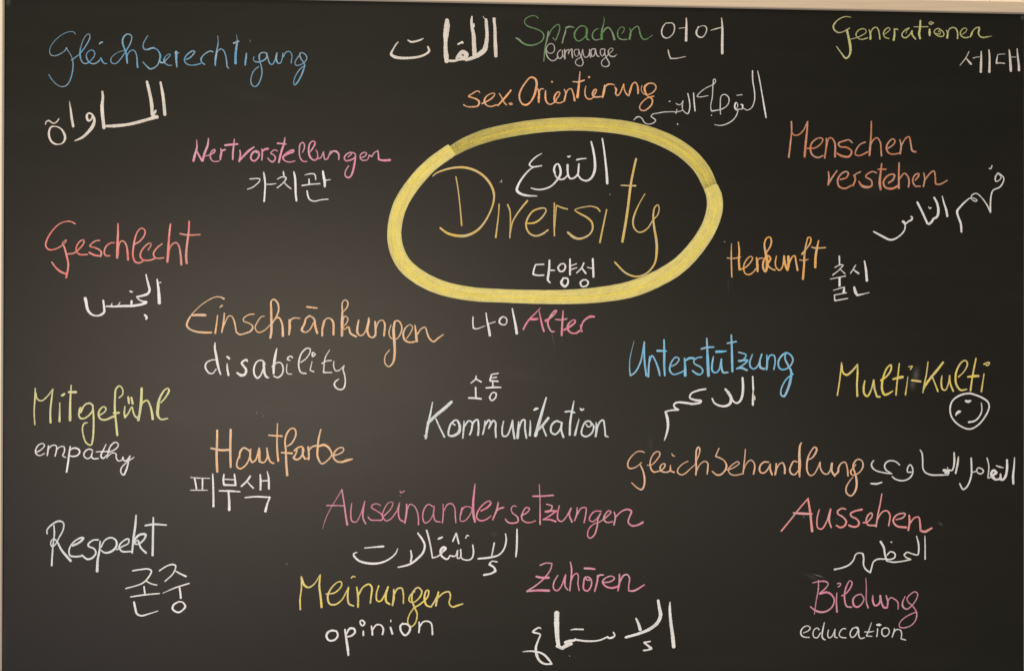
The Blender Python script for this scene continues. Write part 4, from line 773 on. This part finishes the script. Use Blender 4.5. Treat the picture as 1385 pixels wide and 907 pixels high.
# yellow chalk word Meinungen | straw | 12 | 390,770,250
M w12 98,50 w12 98,140 w13 88,220 w14 90,298 / w20 98,60 w20 120,115 w14 150,132 w12 190,110 w10 240,36! w18 232,120 w18 242,200 w20 250,280
e w12 282,182 w12 350,170 w12 400,115 w12 395,90 w11 370,92 w13 320,140 w16 295,200 w15 310,255 w14 350,260 w12 400,225 w12 445,145
i w12 445,145 w12 452,130! w16 445,200 w15 455,255 w13 490,270 / w12 472,62 w12 485,48 w9 502,55
n w12 512,128 w18 522,200 w16 522,280 / w14 525,190 w13 560,130 w15 605,108 w16 625,130 w15 620,200 w13 614,250
u w12 678,118 w14 660,180 w14 665,230 w13 690,235 w13 720,190 w14 748,125! w20 730,190 w18 735,240 w16 760,258
n w12 790,145 w20 790,210 w14 780,268 / w13 790,190 w13 820,140 w13 850,138 w13 862,180 w12 862,252
g w12 948,160 w13 915,190 w13 905,230 w12 935,245 w13 985,205 w14 1000,160 w13 970,132 w14 935,165 w14 925,220 w15 945,280 w13 965,330 w12 950,400 w12 920,425 w11 895,395 w11 905,340 w12 940,285
e w13 940,285 w14 990,255 w14 1045,200 w14 1050,155 w14 1035,155 w18 1020,210 w16 1035,265 w14 1070,278
n w12 1070,278 w15 1115,200 w14 1125,165! w20 1115,215 w16 1105,270 / w14 1115,215 w13 1165,172 w13 1205,165 w13 1215,200 w13 1205,250 w13 1230,278 w15 1260,270 w12 1308,254
# white chalk word opinion below Meinungen | white | 13 | 390,770,250
o w15 335,450 w20 300,465 w18 285,495 w16 305,528 w16 345,525 w16 370,495 w16 360,460 w15 320,455
p w14 424,445 w20 435,520 w22 445,590 w16 450,640 / w14 435,480 w20 460,440 w18 490,440 w18 500,465 w16 470,495 w13 440,500
i w14 562,458 w14 562,492 / w12 545,415 w14 538,385 w16 555,378 w16 572,400 w13 555,420 w13 545,408
n w12 622,420 w16 628,450 w16 630,488 / w13 630,450 w14 660,412 w14 695,415 w16 712,445 w14 705,485
i w16 765,430 w18 780,480 / w10 768,375 w12 768,388
o w13 860,398 w18 840,420 w16 845,460 w18 875,490 w18 905,465 w18 912,430 w15 885,405 w13 850,408
n w12 980,390 w14 982,430 w14 978,470 / w13 982,430 w13 1010,390 w13 1045,385 w13 1070,400 w13 1078,440 w16 1080,485
# pink chalk word Zuhören | rose | 14 | 700,750,230
Z w12 182,84 w13 230,66 w12 280,68! w12 272,110 w14 230,175 w14 160,240 w14 75,296! w20 160,288 w24 258,290 / w20 152,175 w22 200,185 w22 256,184
u w12 328,165 w14 295,225 w14 295,275 w14 320,290 w13 350,265 w13 392,160! w18 385,220 w14 390,260 w14 410,282
h w12 430,56 w16 440,110 w14 435,200 w14 425,292 / w13 435,210 w13 460,160 w13 485,150 w12 495,170 w13 492,230 w13 502,290
ö w14 590,205 w12 560,200 w12 560,180 w14 550,180 w16 538,230 w16 540,280 w15 570,292 w14 600,250 w14 600,200 w13 570,178 w13 545,195 / w18 543,108 w20 590,110 w14 632,115
r w13 652,165 w18 650,210 w15 628,296 / w16 652,185 w18 665,165 w12 702,162
e w14 690,225 w14 760,215 w14 790,190 w12 770,172 w14 720,185 w14 692,220 w15 720,255 w18 770,268 w20 818,255
n w13 830,155 w20 830,220 w13 818,292 / w14 835,215 w16 865,165 w14 895,160 w14 912,190 w14 905,250 w13 905,292! w18 950,290 w13 1034,242
# broad white chalk Arabic word below Zuhören | white | 30 | 700,750,230
alif w10 1242,382 w24 1240,440 w30 1250,560 w34 1262,650 w36 1272,748
lam w24 1145,368 w30 1155,430 w34 1165,490 w32 1140,550 w30 1080,600 w26 1000,635 w24 880,670 / w16 965,515 w26 985,560 w28 1000,610
hamza w14 1082,702 w18 1030,712! w20 1060,735 w24 1090,760! w16 1060,772 w16 1025,776
sin w14 780,628 w14 792,655 w20 770,672 w16 740,675 w16 735,665! w14 660,695 w18 560,700 w18 480,690
ta w14 470,680 w24 470,690 w26 420,700 w26 385,712 / w8 432,610 w14 460,604 w14 536,605
mim w30 365,755 w40 400,735 w30 440,720
alif w48 320,468 w50 318,540 w46 320,600 w40 325,680 w36 335,745 / w30 320,740 370,760
ain w12 190,600 w14 180,590 w16 145,605 w20 125,625 w16 155,635 w14 185,645 w16 170,690 w22 150,750 w26 155,810 w22 180,860 w18 220,885 w14 280,886! w22 250,845 w20 215,810 w18 170,790 w15 110,782 w8 42,786
# pink chalk word Bildung | rose | 14 | 1070,770
B w12 256,98 w15 255,180 w13 235,290 w10 218,415 / w12 202,122 w16 270,108 w18 325,110 w13 348,130 w13 320,175 w16 265,225 w24 330,210 w20 375,230 w16 405,280 w16 385,345 w18 330,388 w24 270,395 w20 225,378 w14 180,344
i w12 428,215 w16 424,300 w20 430,395 / w13 432,130 w12 462,125 w14 460,145 w12 438,162
l w14 472,245 w14 510,225 w16 560,160 w15 570,115 w12 550,102 w16 520,150 w18 500,230 w18 505,300 w18 520,340 w16 568,350
d w14 655,228 w14 610,240 w20 580,280 w22 590,335 w20 620,348 w15 660,320 w15 682,270 w14 660,232 / w9 700,76 w12 705,180 w14 705,300 w18 722,356
u w14 765,240 w22 765,290 w18 785,335 w18 815,325 w22 835,290 w22 835,240! w20 845,300 w26 870,352 w18 900,355
n w18 900,355 w18 905,300 w14 890,240! w16 905,290 w13 930,260 w14 970,275 w16 1000,305 w13 1002,368
g w10 1068,248 w15 1045,300 w20 1045,340 w15 1080,368 w14 1120,345 w13 1170,280 w13 1185,225 w13 1160,205 w13 1115,230 w13 1085,270 w13 1095,300 w13 1140,340 w16 1175,400 w14 1170,460 w12 1130,515 w14 1060,542 w14 1018,535 w12 1015,500 w13 1060,450 w14 1120,415 w12 1172,394
# small white chalk word education below Bildung | white | 13 | 1070,770
e w12 115,590 w13 160,570 w15 180,545 w12 160,525 w14 120,535 w16 90,580 w16 100,615 w14 130,630 w13 172,632
d w14 262,562 w12 250,545 w12 220,555 w13 205,595 w13 215,630 w14 245,635 w14 275,590 / w10 312,492 w16 300,545 w16 290,620 w18 300,645 w13 320,655
u w13 350,562 w14 342,610 w14 352,635 w13 375,630 w13 400,590 w13 412,555! w14 408,600 w14 412,630 w12 435,634
c w13 512,552 w12 485,550 w14 455,585 w14 452,615 w13 475,632 w13 515,636
a w13 605,538 w14 575,550 w14 552,600 w14 565,630 w14 590,625 w13 620,580 w13 630,545 w12 605,535 w16 630,560 w15 632,610 w14 650,642 w13 688,634
t w8 754,492 w13 730,560 w13 705,620! w12 758,622 / w13 688,580 w14 730,582 w9 775,574
i w13 810,548 w13 808,590 w15 802,624 / w16 800,515 w30 822,515 w18 840,515
o w14 885,540 w14 855,555 w15 852,600 w14 872,622 w13 905,610 w14 920,575 w13 905,545 w12 880,545
n w12 968,548 w14 960,590 w13 945,630 / w13 955,595 w13 985,560 w13 1020,562 w13 1035,590 w13 1030,645! w14 1072,656
# tiny stray chalk splatters scattered over the board | white | 6 | 500,140,250
speck w7 988,575 w5 990,592 / w4 975,590 982,584
@730,190
speck w6 662,504 w4 652,508
@970,310,220
speck w5 58,106 66,108
@700,750,230
speck w5 422,820 425,823
@330,540,200
speck w5 118,124 120,128
speck w4 178,150 181,154
speck w5 402,1536 405,1540
@1045,660,230
speck w5 252,232 256,234
speck w3 520,250 523,252
'''
build(DATA)
